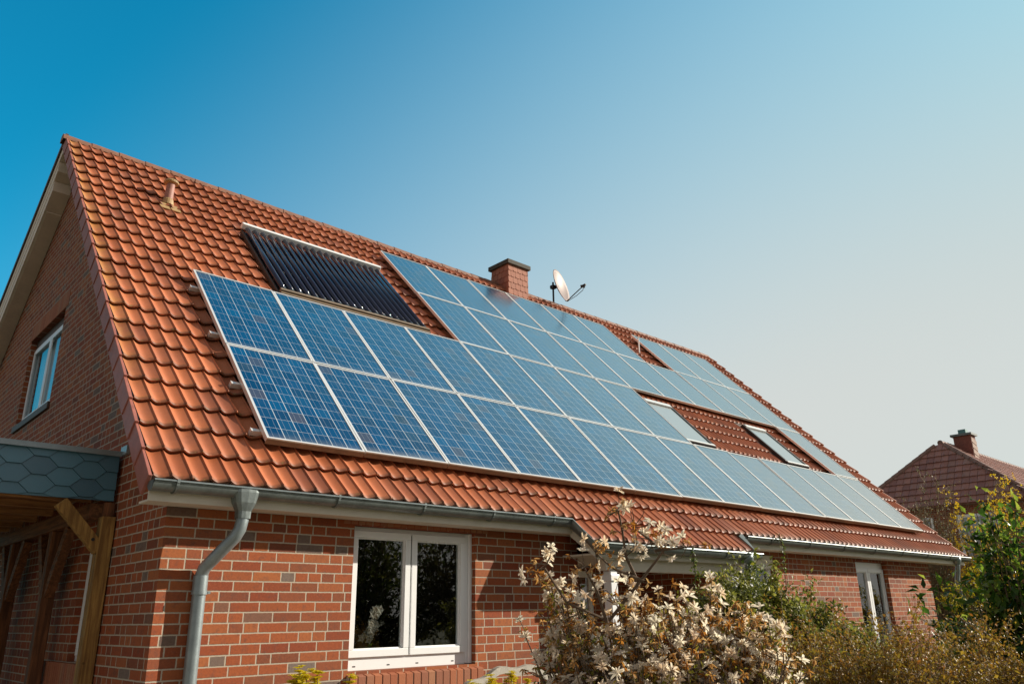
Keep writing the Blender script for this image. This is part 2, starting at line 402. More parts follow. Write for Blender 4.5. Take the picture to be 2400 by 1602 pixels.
# front wall: openings (x0, x1, z0, z1)
WIN1 = (.918, 2.345, 1.165, 2.405); WIN2 = (7.05, 8.16, .95, 2.40); WIN3 = (10.78, 12.0, .35, 2.40)
mb = MB()
wall_y(mb, 0, WX0, 3.86, 0, SOF+.04, [WIN1], .16, None)
mb.build('wall', BRICK, house)['label'] = 'front brick wall round the big window'
mb = MB()
wall_y(mb, 0, 6.45, WX1, 0, SOF+.04, [WIN2, WIN3], .16, None)
mb.build('wall', BRICK, house)['label'] = 'front brick wall right of the porch'
# recessed entrance behind the porch
mb = MB()
mb.quad((3.86, 0, 0), (3.86, 1.1, 0), (3.86, 1.1, SOF+.04), (3.86, 0, SOF+.04)); mb.quad((6.45, 0, 0), (6.45, 0, SOF+.04), (6.45, 1.1, SOF+.04), (6.45, 1.1, 0))
mb.quad((3.86, 1.1, 0), (6.45, 1.1, 0), (6.45, 1.1, SOF+.04), (3.86, 1.1, SOF+.04))
mb.build('wall', BRICK, house)['label'] = 'recessed brick wall at the back of the porch'
# gable wall on the left, with its window holes (y0, y1, z0, z1)
GW = (4.62, 6.42, 4.22, 5.50); CW = (1.62, 2.06, 1.27, 2.35)
def gtop(y): return min(zroof(y, -.26), back_z(y)-.50)
ypk = 5.35
holes = [GW, CW]
ys = sorted({0., WYB, ypk, *[h[0] for h in holes], *[h[1] for h in holes]})
mb = MB()
for a, b in zip(ys, ys[1:]):
    hs = sorted([h for h in holes if h[0] <= a+1e-6 and h[1] >= b-1e-6], key=lambda h: h[2])
    z0 = 0
    for h in hs:
        mb.quad((WX0, a, z0), (WX0, a, h[2]), (WX0, b, h[2]), (WX0, b, z0)); z0 = h[3]
    mb.quad((WX0, a, z0), (WX0, a, gtop(a)), (WX0, b, gtop(b)), (WX0, b, z0))
for a, b, c_, d in holes:
    dp = WX0+.20
    mb.quad((WX0, a, c_), (WX0, a, d), (dp, a, d), (dp, a, c_)); mb.quad((WX0, b, c_), (dp, b, c_), (dp, b, d), (WX0, b, d))
    mb.quad((WX0, a, d), (WX0, b, d), (dp, b, d), (dp, a, d)); mb.quad((WX0, a, c_), (dp, a, c_), (dp, b, c_), (WX0, b, c_))
mb.build('wall', BRICK, house)['label'] = 'tall brick gable wall above the carport'
mb = MB()
mb.quad((WX1, 0, 0), (WX1, WYB, 0), (WX1, WYB, gtop(WYB)), (WX1, 0, SOF+.04)); mb.v += [(WX1, ypk, gtop(ypk))]; mb.f += [(3, 2, 4)]; mb.n += 1
mb.build('wall', BRICK, house)['label'] = 'far gable wall'
mb = MB()
mb.quad((WX0, WYB, 0), (WX0, WYB, gtop(WYB)), (WX1, WYB, gtop(WYB)), (WX1, WYB, 0))
mb.build('wall', BRICK, house)['label'] = 'rear brick wall'

# ---- roof tiles
NW = 10
def wave(t):                                # hollow tiles: wide troughs that meet in a sharp roll
    t = t % 1.0
    h = .035*((1-t/.44)**1.7 if t < .44 else .86*((t-.44)/.56)**1.45)
    return h - (.004 if .915 < t < .955 else 0)          # interlocking joint beside each roll
rng = random.Random(3)
def tile_field(u0, u1, vlist, name, parent, mat):
    mb = MB(); us = []
    nwv = int(round((u1-u0)/.15))
    TS = (0, .05, .12, .22, .33, .44, .58, .70, .81, .91, .92, .95, .96)
    sh = (u0-U0)/.15 - math.floor((u0-U0)/.15)
    us = sorted(u0 + .15*(k+t-sh) for k in range(nwv+2) for t in TS)
    us = [u for u in us if u0-1e-6 <= u <= u0+.15*nwv+1e-6]
    us = np.array(us); wv = np.array([wave((u-U0)/.15) for u in us])
    for vk in vlist:
        ntile = int(math.ceil((u1-u0)/.3))
        tj = np.array([rng.uniform(-.005, .005) for _ in range(ntile+1)]); th_ = np.array([rng.uniform(-.0025, .003) for _ in range(ntile+1)])
        ti = np.minimum(((us-u0)/.3+1e-6).astype(int), ntile)
        j = tj[ti]; hj = th_[ti]
        top = vk+COURSE+.09
        rows = [(vk+.06+j, H0+.020+wv*.95+hj), (vk+.001+j, H0+.020+wv*.95+hj), (vk+j, H0+.035+wv*.98+hj), (vk+.007+j, H0+.041+wv+hj), (vk+COURSE*.5, H0+.021+wv), (np.full_like(us, top), H0-.008+wv)]
        base = mb.n
        for rr, (vv, hh) in enumerate(rows):
            vv = vv if hasattr(vv, '__len__') else np.full_like(us, vv)
            for u, v_, h_ in zip(us, vv, hh):
                mb.v.append(RP(u, v_, h_)); mb.cols.append((u, min(max(v_, vk+.01), vk+COURSE-.01), 0, 1))
        nu = len(us); mb.n += nu*len(rows)
        for r in range(len(rows)-1):
            for k in range(nu-1):
                a = base+r*nu+k; mb.f.append((a, a+1, a+nu+1, a+nu))
    o = mb.build(name, mat, parent, smooth=True)
    mod = o.modifiers.new('edges', 'EDGE_SPLIT'); mod.split_angle = R_(50)
    return o
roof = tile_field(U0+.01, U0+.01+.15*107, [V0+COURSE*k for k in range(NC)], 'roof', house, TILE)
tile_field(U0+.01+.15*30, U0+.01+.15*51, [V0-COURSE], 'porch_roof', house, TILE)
# boarding below the tiles and the rear slope
mb = MB()
mb.box(U0+.06, U1-.1, V0+.02, VR-.03, -.26, -.17, RP)
mb.box(EAVE_BAY[0]+.04, EAVE_BAY[1]-.02, V0-COURSE+.03, V0+.02, -.25, -.172, RP)
mb.build('roof_deck', BEIGE, house)
mb = MB(); yb = 12.2
for x0, x1 in ((U0+.03, U1),):
    mb.hexa([(x0, 5.40, back_z(5.40)-.12), (x1, 5.40, back_z(5.40)-.12), (x1, yb, back_z(yb)-.12), (x0, yb, back_z(yb)-.12), (x0, 5.40, back_z(5.40)-.01), (x1, 5.40, back_z(5.40)-.01), (x1, yb, back_z(yb)-.01), (x0, yb, back_z(yb)-.01)])
mb.build('rear_roof', VERGE, house)
# rear verge: three beige boards and a soffit, a dark edge above
def slope_box(mb, x0, x1, ya, yb_, o0, o1):
    f = back_z
    mb.hexa([(x0, ya, f(ya)+o0), (x1, ya, f(ya)+o0), (x1, yb_, f(yb_)+o0), (x0, yb_, f(yb_)+o0), (x0, ya, f(ya)+o1), (x1, ya, f(ya)+o1), (x1, yb_, f(yb_)+o1), (x0, yb_, f(yb_)+o1)])
mb = MB()
for k in range(3):
    o1 = -.075-.165*k
    slope_box(mb, U0+.012+.004*k, WX0-.002, 5.42+.14*k, yb, o1-.153, o1)
slope_box(mb, U0+.05, WX0-.006, 6.0, yb, -.585, -.57)
mb.build('verge_boards', BEIGE, house)
mb = MB(); slope_box(mb, U0-.01, U0+.03, 5.36, yb, -.072, .012)
mb.build('verge_edge', DARKBR, house)
# left verge: overlapping side pieces of the tiles
mb = MB()
for k in range(NC):
    v = V0+COURSE*k; jj = rng.uniform(-.004, .004)
    p = [RP(U0-.022+jj, v-.005, H0-.135), RP(U0+.006, v-.005, H0-.135), RP(U0+.006, v+COURSE+.02, H0-.15), RP(U0-.012+jj, v+COURSE+.02, H0-.15),
         RP(U0-.022+jj, v-.005, H0+.052), RP(U0+.012, v-.005, H0+.052), RP(U0+.012, v+COURSE+.02, H0+.026), RP(U0-.012+jj, v+COURSE+.02, H0+.026)]
    mb.hexa(p)
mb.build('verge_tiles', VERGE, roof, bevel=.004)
mb = MB()
for k in range(NC):
    v = V0+COURSE*k
    p = [RP(U1-.045, v-.012, H0-.12), RP(U1+.018, v-.012, H0-.12), RP(U1+.010, v+COURSE+.02, H0-.15), RP(U1-.045, v+COURSE+.02, H0-.15),
         RP(U1-.045, v-.012, H0+.070), RP(U1+.018, v-.012, H0+.070), RP(U1+.010, v+COURSE+.02, H0+.030), RP(U1-.045, v+COURSE+.02, H0+.030)]
    mb.hexa(p)
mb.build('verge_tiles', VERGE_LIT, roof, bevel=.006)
# ridge caps
mb = MB(); x = U0-.02; yk, zk = 5.335, zroof(5.335, -.135)-.070
while x < U1:
    L = min(.42, U1+.03-x); r0, r1 = .100, .092; n_ = 10; j = rng.uniform(-.006, .006)
    vs_ = []
    for xx, r in ((x-.03, r0), (x+.015, r0), (x+L-.02, r1), (x+L, r1)):
        for k in range(n_+1):
            a = math.pi*(k/n_*1.1-.05); vs_.append((xx, yk+j*.5+r*math.cos(a), zk+j+r*.93*math.sin(a)))
    fs = [(i*(n_+1)+k, (i+1)*(n_+1)+k, (i+1)*(n_+1)+k+1, i*(n_+1)+k+1) for i in range(3) for k in range(n_)]
    fs.append(tuple(range(n_+1)))
    mb.add(vs_, fs); x += .385
mb.build('ridge_tiles', RIDGE, roof, smooth=False)
# mortar and vent strip below the ridge caps
mb = MB(); mb.box(U0+.05, U1-.05, VR-.10, VR+.05, -.19, -.125, RP); mb.build('ridge_strip', DARKBR, roof)

# ---- eave boards
mb = MB()
def fascia(x0, x1, y, z0, z1): mb.box(x0, x1, y-.022, y, z0, z1)
fascia(-1.0, 3.50, -.245, SOF, SOF+.13); fascia(6.78, 15.08, -.245, SOF, SOF+.13)
mb.box(-.98, 3.86, -.245, -.003, SOF+.004, SOF+.02); mb.box(6.45, 15.06, -.245, -.003, SOF+.004, SOF+.02)
mb.build('eave_board', CREAM, house)
mb = MB()
PB = 2.19
mb.box(3.62, 6.70, -.49, -.468, PB, PB+.14)                      # porch fascia
mb.hexa([(3.50, -.245, SOF-.03), (3.55, -.245, SOF-.03), (3.66, -.49, PB), (3.61, -.49, PB), (3.50, -.245, SOF+.13), (3.55, -.245, SOF+.13), (3.66, -.49, PB+.13), (3.61, -.49, PB+.13)])
mb.hexa([(3.55, -.245, SOF-.03), (3.86, -.003, SOF-.06), (3.96, -.46, PB-.02), (3.66, -.466, PB-.02), (3.55, -.245, SOF), (3.86, -.003, SOF-.03), (3.96, -.46, PB+.01), (3.66, -.466, PB+.01)])
mb.box(3.62, 6.70, -.464, 1.09, PB+.02, PB+.04)                  # porch ceiling
mb.box(3.88, 6.60, -.40, -.28, PB-.13, PB+.017)                  # beam on the posts
mb.hexa([(6.66, -.466, PB), (6.72, -.466, PB), (6.80, -.246, SOF-.02), (6.75, -.246, SOF-.02), (6.66, -.466, PB+.13), (6.72, -.466, PB+.13), (6.80, -.246, SOF+.13), (6.75, -.246, SOF+.13)])
mb.build('porch_trim', CREAM, house)
for x in (4.02, 6.42):
    mb = MB(); mb.box(x-.055, x+.055, -.395, -.285, 0, PB-.132); mb.box(x-.075, x+.075, -.415, -.265, 1.95, 2.02)
    mb.build('porch_post', WHITE, house, bevel=.006)
# door of the porch
mb = MB()
for a, b, c_, d in ((4.25, 4.33, 0, 2.15), (5.17, 5.25, 0, 2.15), (4.331, 5.169, 2.07, 2.15), (4.331, 5.169, .02, .75)): mb.box(a, b, 1.04, 1.097, c_, d)
dr = mb.build('door', WHITE, house, bevel=.004)
mb = MB(); mb.box(4.332, 5.168, 1.06, 1.07, .752, 2.068); mb.build('pane', PANE, dr)
mb = MB(); mb.tube([(5.11, 1.03, 1.0), (5.11, 1.0, 1.0), (5.02, 1.0, 1.0)], .012, 6); mb.build('handle', ZINC_L, dr)

# ---- gutter: half round, swept along the eave with a step out round the porch
def half_round(mb, pts, r=.068, n=9, caps=True):
    vs_ = []; pts = [np.array(p, float) for p in pts]
    m_ = len(pts); prof = []
    for k in range(n+1):
        a = math.pi + math.pi*k/n; prof.append((math.cos(a)*r, math.sin(a)*r))
    prof = [(-r-.004, .012)] + prof + [(r, .006), (r+.008, .012), (r+.012, .002)]
    prof = [(-a, b) for a, b in prof]                       # bead on the outer side
    for i, p in enumerate(pts):
        t0 = pts[i]-pts[i-1] if i > 0 else pts[1]-pts[0]; t1 = pts[i+1]-pts[i] if i < m_-1 else pts[-1]-pts[-2]
        t = t0/np.linalg.norm(t0)+t1/np.linalg.norm(t1); t[2] = 0; t /= np.linalg.norm(t)
        side = np.array([-t[1], t[0], 0])
        k_ = 1/max(.5, abs(side @ np.array([-t1[1], t1[0], 0])/np.linalg.norm(t1[:2])))
        for a, b in prof: vs_.append(p + side*a*k_ + np.array([0, 0, b]))
    q = len(prof); fs = [(i*q+k, (i+1)*q+k, (i+1)*q+k+1, i*q+k+1) for i in range(m_-1) for k in range(q-1)]
    if caps: fs += [tuple(range(q)), tuple((m_-1)*q+k for k in range(q-1, -1, -1))]
    mb.add(vs_, fs)
GZ = 2.572; GY = -.315; BZ = 2.318; BY = -.565
mb = MB(); half_round(mb, [(-1.015, GY, GZ), (3.42, GY, GZ), (3.55, BY+.03, BZ+.01), (3.62, BY, BZ), (6.78, BY, BZ)])
gut = mb.build('gutter', ZINC, house, smooth=True)
mo = gut.modifiers.new('s', 'SOLIDIFY'); mo.thickness = .004; mo = gut.modifiers.new('e', 'EDGE_SPLIT'); mo.split_angle = R_(55)
mb = MB(); half_round(mb, [(6.86, GY, GZ), (15.16, GY, GZ)])
gut2 = mb.build('gutter', ZINC_D, house, smooth=True)
mo = gut2.modifiers.new('s', 'SOLIDIFY'); mo.thickness = .004; mo = gut2.modifiers.new('e', 'EDGE_SPLIT'); mo.split_angle = R_(55)
mb = MB()                                                     # flashing where the porch eave steps back
mb.hexa([(6.735, -.56, 2.33), (6.86, -.40, 2.33), (6.88, -.28, 2.50), (6.735, -.33, 2.40), (6.735, -.56, 2.37), (6.86, -.40, 2.42), (6.88, -.28, 2.64), (6.735, -.33, 2.58)])
mb.build('flashing', ZINC_D, house)
def bracket(x, y, z, parent):
    mb = MB(); vs_ = []; n_ = 9
    for xx in (x-.010, x+.010):
        for rr in (.073, .079):
            for k in range(n_+1):
                a = math.pi+math.pi*k/n_; vs_.append((xx, y+rr*math.cos(a), z+rr*math.sin(a)))
    q = n_+1; fs = []
    for k in range(n_):
        fs += [(q+k, q+k+1, 3*q+k+1, 3*q+k), (k, 2*q+k, 2*q+k+1, k+1), (k, k+1, q+k+1, q+k), (2*q+k, 3*q+k, 3*q+k+1, 2*q+k+1)]
    mb.add(vs_, fs); mb.box(x-.010, x+.010, y-.083, y-.073, z-.005, z+.022)
    mb.build('bracket', parent.data.materials[0], parent)
for x in (-.84, .52, 1.42, 2.27, 3.12): bracket(x, GY, GZ, gut)
for x in (4.3, 5.2, 5.95): bracket(x, BY, BZ, gut)
for x in (7.5, 8.6, 9.7, 10.8, 11.9, 13.0, 14.1): bracket(x, GY, GZ, gut2)

# ---- downpipe with hopper, swan neck and collar
X1 = -.29
mb = MB()
mb.tube([(X1, GY, 2.40), (X1, GY, 2.34), (X1-.01, GY+.005, 2.27), (X1-.035, GY+.02, 2.21), (X1-.13, -.15, 2.05), (X1-.165, -.08, 1.985), (X1-.175, -.058, 1.92), (X1-.175, -.058, 1.86)], .049, 18)
mb.tube([(X1-.175, -.058, 1.862), (X1-.175, -.058, 0.0)], .0505, 18)
dp = mb.build('downpipe', ZINC_L, house, smooth=True); mo = dp.modifiers.new('e', 'EDGE_SPLIT'); mo.split_angle = R_(50)
mb = MB()
vs_ = []
for z, a, b in ((2.60, .105, .080), (2.56, .105, .080), (2.48, .085, .072), (2.415, .055, .055), (2.36, .053, .053)):
    for k in range(16):
        t = 2*math.pi*k/16; c_, s_ = math.cos(t), math.sin(t); e = .55
        vs_.append((X1+a*math.copysign(abs(c_)**e, c_), GY+b*math.copysign(abs(s_)**e, s_), z-.012))
mb.add(vs_, [(i*16+k, (i+1)*16+k, (i+1)*16+(k+1) % 16, i*16+(k+1) % 16) for i in range(4) for k in range(16)]+[tuple(range(16))])
mb.build('hopper', ZINC, dp)
mb = MB(); mb.tube([(X1-.175, -.058, 1.93), (X1-.175, -.058, 1.80)], .056, 18); mb.tube([(X1-.175, -.058, 1.815), (X1-.175, -.058, 1.79)], .060, 18); mb.box(X1-.12, X1-.10, -.09, -.002, 1.795, 1.815)
mb.build('collar', ZINC_L, dp, smooth=True).modifiers.new('e', 'EDGE_SPLIT')
def small_down(x, y, z, yw):
    mb = MB(); mb.tube([(x, y, z-.06), (x, y, z-.16), (x+.02, (y+yw)/2, z-.30), (x+.03, yw, z-.42), (x+.03, yw, 0)], .045, 12)
    d_ = mb.build('downpipe', ZINC_L, house, smooth=True)
    mb = MB(); mb.tube([(x, y, z+.005), (x, y, z-.07), (x, y, z-.14)], [.085, .08, .05], 12); mb.build('hopper', ZINC_L, d_, smooth=True)
small_down(6.50, BY, BZ, -.46); small_down(14.55, GY, GZ, -.25)

# ---- windows
def frame_box(mb, x0, x1, z0, z1, y0, y1, w):
    mb.box(x0, x1, y0, y1, z0, z0+w); mb.box(x0, x1, y0, y1, z1-w, z1)
    mb.box(x0, x0+w, y0, y1, z0+w+.0005, z1-w-.0005); mb.box(x1-w, x1, y0, y1, z0+w+.0005, z1-w-.0005)
def front_window(hole, y, sashes, bottom=.07, top=.06):
    x0, x1, z0, z1 = hole
    mb = MB(); x0 += .001; x1 -= .001
    mb.box(x0, x1, y, y+.075, z0, z0+bottom); mb.box(x0, x1, y, y+.075, z1-top, z1-.001)
    mb.box(x0, x0+.045, y, y+.075, z0+bottom+.0005, z1-top-.0005); mb.box(x1-.045, x1, y, y+.075, z0+bottom+.0005, z1-top-.0005)
    wn_ = mb.build('window', WHITE, house, bevel=.004)
    n_ = len(sashes)
    for a, b in sashes:
        mb = MB(); frame_box(mb, a, b, z0+bottom-.012, z1-top+.012, y-.022, y-.002, .062); frame_box(mb, a+.05, b-.05, z0+bottom+.04, z1-top-.04, y-.002, y+.04, .022)
        mb.build('sash', WHITE, wn_, bevel=.004)
        mb = MB(); mb.box(a+.058, b-.058, y+.012, y+.022, z0+bottom+.045, z1-top-.045); mb.build('pane', PANE, wn_)
    return wn_
w1 = front_window(WIN1, .095, [(.95, 1.60), (1.615, 2.275)], bottom=.12, top=.05)
mb = MB(); mb.box(2.28, 2.34, .085, .094, 1.17, 2.40); mb.box(2.345-.035, 2.343, .055, .084, 1.17, 2.40); mb.build('shutter_rail', WHITE, w1, bevel=.003)
for x in (1.02, 1.38, 1.70, 2.12):
    mb = MB(); mb.box(x, x+.03, .0935, .0955, 1.195, 1.205); mb.build('drain_slot', DARK, w1)
w2 = front_window(WIN2, .09, [(7.08, 7.60), (7.61, 8.13)])
mb = MB(); mb.box(7.06, 8.15, .03, .085, 2.20, 2.395)
for k in range(4): mb.box(7.07, 8.14, .022, .0298, 2.205+.047*k, 2.245+.047*k)
mb.build('shutter_box', CREAM, w2)
w3 = front_window(WIN3, .09, [(10.80, 11.36), (11.37, 11.98)], top=.12)
# soldier courses: sills and lintels made of standing bricks
def brick_row(name, parent, x0, x1, n_, y0, y1, z0, z1, slope=.0, j=.004):
    mb = MB(); wd = (x1-x0)/n_
    for k in range(n_):
        a = x0+wd*k+.0045; b = x0+wd*(k+1)-.0045; d = rng.uniform(-j, j)
        mb.hexa([(a, y0+d, z0), (b, y0+d, z0), (b, y1, z0), (a, y1, z0), (a, y0+d, z1-slope), (b, y0+d, z1-slope), (b, y1, z1), (a, y1, z1)])
    o = mb.build(name, CLAY, parent, bevel=.004)
    mb = MB(); mb.hexa([(x0+.004, y0+.008, z0+.004), (x1-.004, y0+.008, z0+.004), (x1-.004, y1+.002, z0+.004), (x0+.004, y1+.002, z0+.004), (x0+.004, y0+.008, z1-slope-.006), (x1-.004, y0+.008, z1-slope-.006), (x1-.004, y1+.002, z1-.006), (x0+.004, y1+.002, z1-.006)])
    mb.build('sill_mortar' if 'sill' in name else 'lintel_mortar', MORTAR, parent)
    return o
brick_row('sill', w1, .905, 2.41, 18, -.055, .093, .99, 1.163, slope=.035)
brick_row('sill', w3, 10.74, 12.04, 15, -.05, .088, .20, .348, slope=.03)
mb = MB(); x = .80
while x < 2.46:
    mb.box(x+.004, x+.071, -.004, .10, 2.409, 2.50); x += .078
mb.build('lintel', CLAY, w1)
# rooms behind the front windows
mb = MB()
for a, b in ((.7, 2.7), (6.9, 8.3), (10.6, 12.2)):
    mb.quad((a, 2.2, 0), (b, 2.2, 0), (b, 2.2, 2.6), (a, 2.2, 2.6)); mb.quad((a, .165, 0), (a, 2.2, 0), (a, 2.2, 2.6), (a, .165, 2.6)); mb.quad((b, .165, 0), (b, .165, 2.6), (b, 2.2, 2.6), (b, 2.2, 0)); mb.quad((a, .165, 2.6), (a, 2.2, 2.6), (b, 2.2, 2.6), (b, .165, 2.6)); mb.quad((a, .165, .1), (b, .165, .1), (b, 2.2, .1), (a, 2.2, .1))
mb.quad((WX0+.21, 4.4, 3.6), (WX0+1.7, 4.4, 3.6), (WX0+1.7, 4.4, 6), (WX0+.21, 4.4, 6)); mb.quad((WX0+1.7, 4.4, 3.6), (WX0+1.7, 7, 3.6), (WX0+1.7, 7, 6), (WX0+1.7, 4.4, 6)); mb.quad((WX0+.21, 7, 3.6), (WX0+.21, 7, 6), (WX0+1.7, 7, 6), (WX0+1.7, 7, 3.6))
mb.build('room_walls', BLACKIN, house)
# gable window (faces -x)
PANE2 = mat_glass('clear_glass', (.80, .86, .88), 1.5)
def gable_window(hole, x, mull=None, pane=PANE):
    y0, y1, z0, z1 = hole
    mb = MB()
    def bx(a, b, c_, d, xa, xb): mb.box(xa, xb, a, b, c_, d)
    w_ = .06; y0 += .001; y1 -= .001; z1 -= .001
    bx(y0, y1, z0, z0+w_, x, x+.07); bx(y0, y1, z1-w_, z1, x, x+.07); bx(y0, y0+w_, z0+w_, z1-w_, x, x+.07); bx(y1-w_, y1, z0+w_, z1-w_, x, x+.07)
    o = mb.build('window', WHITE, house, bevel=.004)
    ms = [y0+w_-.01] + ([mull] if mull else []) + [y1-w_+.01]
    for a, b in zip(ms, ms[1:]):
        mb = MB(); a += .004; b -= .004
        for (p, q, r, s_) in ((a, b, z0+w_-.01, z0+w_+.05), (a, b, z1-w_-.05, z1-w_+.01), (a, a+.06, z0+w_+.0505, z1-w_-.0505), (b-.06, b, z0+w_+.0505, z1-w_-.0505)): mb.box(x-.02, x-.002, p, q, r, s_)
        mb.build('sash', WHITE, o, bevel=.004)
        mb = MB(); mb.box(x+.012, x+.02, a+.055, b-.055, z0+w_+.045, z1-w_-.045); mb.build('pane', pane, o)
    return o
gw = gable_window((GW[0], GW[1], GW[2], 5.385), WX0+.07, 5.42, PANE2)
mb = MB(); mb.box(WX0+.075, WX0+.165, GW[0]+.002, GW[1]-.002, 5.387, 5.498); mb.build('shutter_box', DARKBR, gw)
mb = MB(); y = 5.02
while y < 6.30:
    mb.box(WX0+.155, WX0+.163, y, y+.085, 4.30, 5.36); y += .105
mb.build('curtain', WHITE, gw)
mb = MB(); mb.box(WX0-.03, WX0+.048, 4.56, 6.47, 4.13, 4.218); mb.build('sill', DARKBR, gw, bevel=.005)
mb = MB(); y = 4.52
while y < 6.50:
    mb.box(WX0-.006, WX0+.10, y+.004, y+.070, 5.503, 5.74); y += .0765
mb.build('lintel', CLAY, gw)
cw = gable_window(CW, WX0+.06)
mb = MB(); y = 1.55
while y < 2.62:
    mb.box(WX0-.055, WX0+.058, y+.004, y+.062, 1.04, 1.262); y += .066
mb.build('sill', CLAY, cw)

# ---- chimney on the ridge
SHING = NB('chimney_shingle'); gg = SHING.pos(); PP = SHING.sep(gg.outputs['Position'])
cc = SHING.ramp(gg.outputs['Random Per Island'], [(0, (.33, .11, .06)), (.5, (.40, .15, .085)), (1, (.29, .10, .06))])
ff = SHING.noise(gg.outputs['Position'], 40, 5)
SHINGM = SHING.done(SHING.bsdf(SHING.mix(SHING.M('MULTIPLY', ff, .4), cc, (.2, .09, .06)), .75, SHING.bump(ff, .4, .01)))
CAPM = mat_plain('weathered_cap', (.055, .048, .036), .8, var=.45, scale=9, bump=.4)
CX0, CX1, CY0, CY1, CZ = 7.38, 7.95, 4.95, 5.50, 8.68
mb = MB(); mb.box(CX0+.014, CX1-.014, CY0+.014, CY1-.014, 7.6, CZ)
chim = mb.build('chimney', DARKBR, house)
mb = MB(); nz = 8
for r in range(nz):                        # overlapping plates, staggered, on the faces that can be seen
    za = CZ-.003-(r+1)*.135; zb = za+.150
    for k in range(5):
        off = .06*(r % 2)
        for face in (0, 1):
            L0, L1 = (CX0, CX1) if face == 0 else (CY0, CY1)
            a = max(L0, L0+k*.135-off*1.1); b = min(L1, L0+(k+1)*.135-off*1.1-.006)
            if b-a < .02: continue
            cut = .022
            outl = [(a+cut, za), (b-cut, za), (b, za+cut), (b, zb), (a, zb), (a, za+cut)]
            def P3(q, z, o_):
                t = (z-za)/(zb-za); o2 = o_+.010*(1-t)
                return (q, CY0+.012-o2, z) if face == 0 else (CX0+.012-o2, q, z)
            v6 = [P3(q, min(z, CZ-.001), .004) for q, z in outl] + [P3(q, min(z, CZ-.001), .012) for q, z in outl]
            mb.add(v6, [tuple(range(6, 12))]+[(i, (i+1) % 6, 6+(i+1) % 6, 6+i) for i in range(6)])
mb.build('shingles', SHINGM, chim)
mb = MB(); mb.box(CX0-.05, CX1+.05, CY0-.05, CY1+.05, CZ+.001, CZ+.10); mb.build('cap', CAPM, chim, bevel=.01)
mb = MB(); mb.tube([(7.66, 5.22, CZ+.09), (7.66, 5.22, CZ+.16)], .11, 16); mb.build('flue', ZINC_D, chim)

# ---- vent pipe on the roof
PIPE = mat_plain('vent_clay', (.33, .155, .12), .6, var=.3, scale=16, bump=.3); OCHRE = mat_plain('ochre_lead', (.36, .235, .10), .6, var=.35, scale=14, bump=.3)
vb = np.array(RP(.17, 5.87, -.13))
mb = MB(); mb.tube([vb+(0, 0, -.02), vb+(.012, .0, .33)], [.062, .056], 18); vp = mb.build('vent_pipe', PIPE, house, smooth=True); vp.modifiers.new('e', 'EDGE_SPLIT')
mb = MB(); tp = vb+np.array((.013, 0, .345)); mb.tube([tp+(0, 0, -.035), tp+(0, 0, -.02), tp, tp+(0, 0, .022), tp+(0, 0, .03)], [.06, .098, .102, .085, .03], 20); mb.build('cap', OCHRE, vp)
mb = MB(); mb.tube([vb+(0, 0, -.03), vb+(0, 0, .05), vb+(.001, 0, .07)], [.085, .075, .064], 18)
for a in (.03, .18): mb.box(a-.005, a+.13, 5.60, 5.80, -.125, -.108, RP)
mb.build('collar', OCHRE, vp, bevel=.004)

# ---- skylights
for su, hb in ((8.08, .86), (11.38, .86)):
    u0, u1, v0, v1 = su, su+hb, 1.82, 3.12
    mb = MB()
    for a, b, c_, d in ((u0, u1, v0, v0+.07), (u0, u1, v1-.11, v1), (u0, u0+.07, v0+.0705, v1-.1105), (u1-.07, u1, v0+.0705, v1-.1105)): mb.box(a, b, c_, d, -.16, -.045, RP)
    sk = mb.build('skylight', DARK, house, bevel=.006)
    mb = MB(); mb.box(u0+.071, u1-.071, v0+.071, v1-.111, -.09, -.060, RP); mb.build('pane', SKYPANE, sk)
    mb = MB(); mb.box(u0+.05, u1-.05, v1-.10, v1-.01, -.0445, -.03, RP); mb.box(u0+.02, u1-.02, v0+.004, v0+.05, -.0445, -.036, RP); mb.build('cover_strip', ALU, sk)
    mb = MB()
    for a, b, c_, d in ((u0-.10, u0-.001, v0-.08, v1+.12), (u1+.001, u1+.10, v0-.08, v1+.12), (u0-.0005, u1+.0005, v1+.001, v1+.12), (u0-.0005, u1+.0005, v0-.18, v0-.001)): mb.box(a, b, c_, d, -.155, -.108, RP)
    mb.build('flashing', DARKBR, sk)

# ================================================================== solar panels
VB = [0, 1.639, 3.363, 4.994, 6.640]
ROWS = [list(range(14)), list(range(8))+[13], list(range(4, 14)), [4, 5, 6, 7, 8, 9, 11, 12, 13]]
ORD = ['first', 'second', 'third', 'fourth', 'fifth', 'sixth', 'seventh', 'eighth', 'ninth', 'tenth', 'eleventh', 'twelfth', 'thirteenth', 'fourteenth']
RN = ['the bottom row', 'the second row above the eave', 'the third row above the eave', 'the top row under the ridge']
def lab(r, k, c_):
    n_ = len(ROWS[r])
    if r == 1 and c_ == 13: return 'solar panel standing alone right of the two skylights, against the far verge'
    if r == 3 and c_ >= 11:
        return {11: 'pale solar panel right of the tile gap in the top row', 12: 'middle one of three pale solar panels at the top row\'s right end', 13: 'rightmost solar panel in the top row, below the ridge end'}[c_]
    if r == 0 and k == 0: return 'deep blue solar panel at the lower left corner of the array'
    if r == 1 and k == 0: return 'deep blue solar panel with grey cells, upper left corner beside bare tiles'
    if k == 0: return 'solar panel at the left end of %s' % RN[r]
    if k == n_-1: return 'solar panel at the right end of %s' % RN[r]
    return '%s solar panel from the left in %s' % (ORD[k], RN[r])
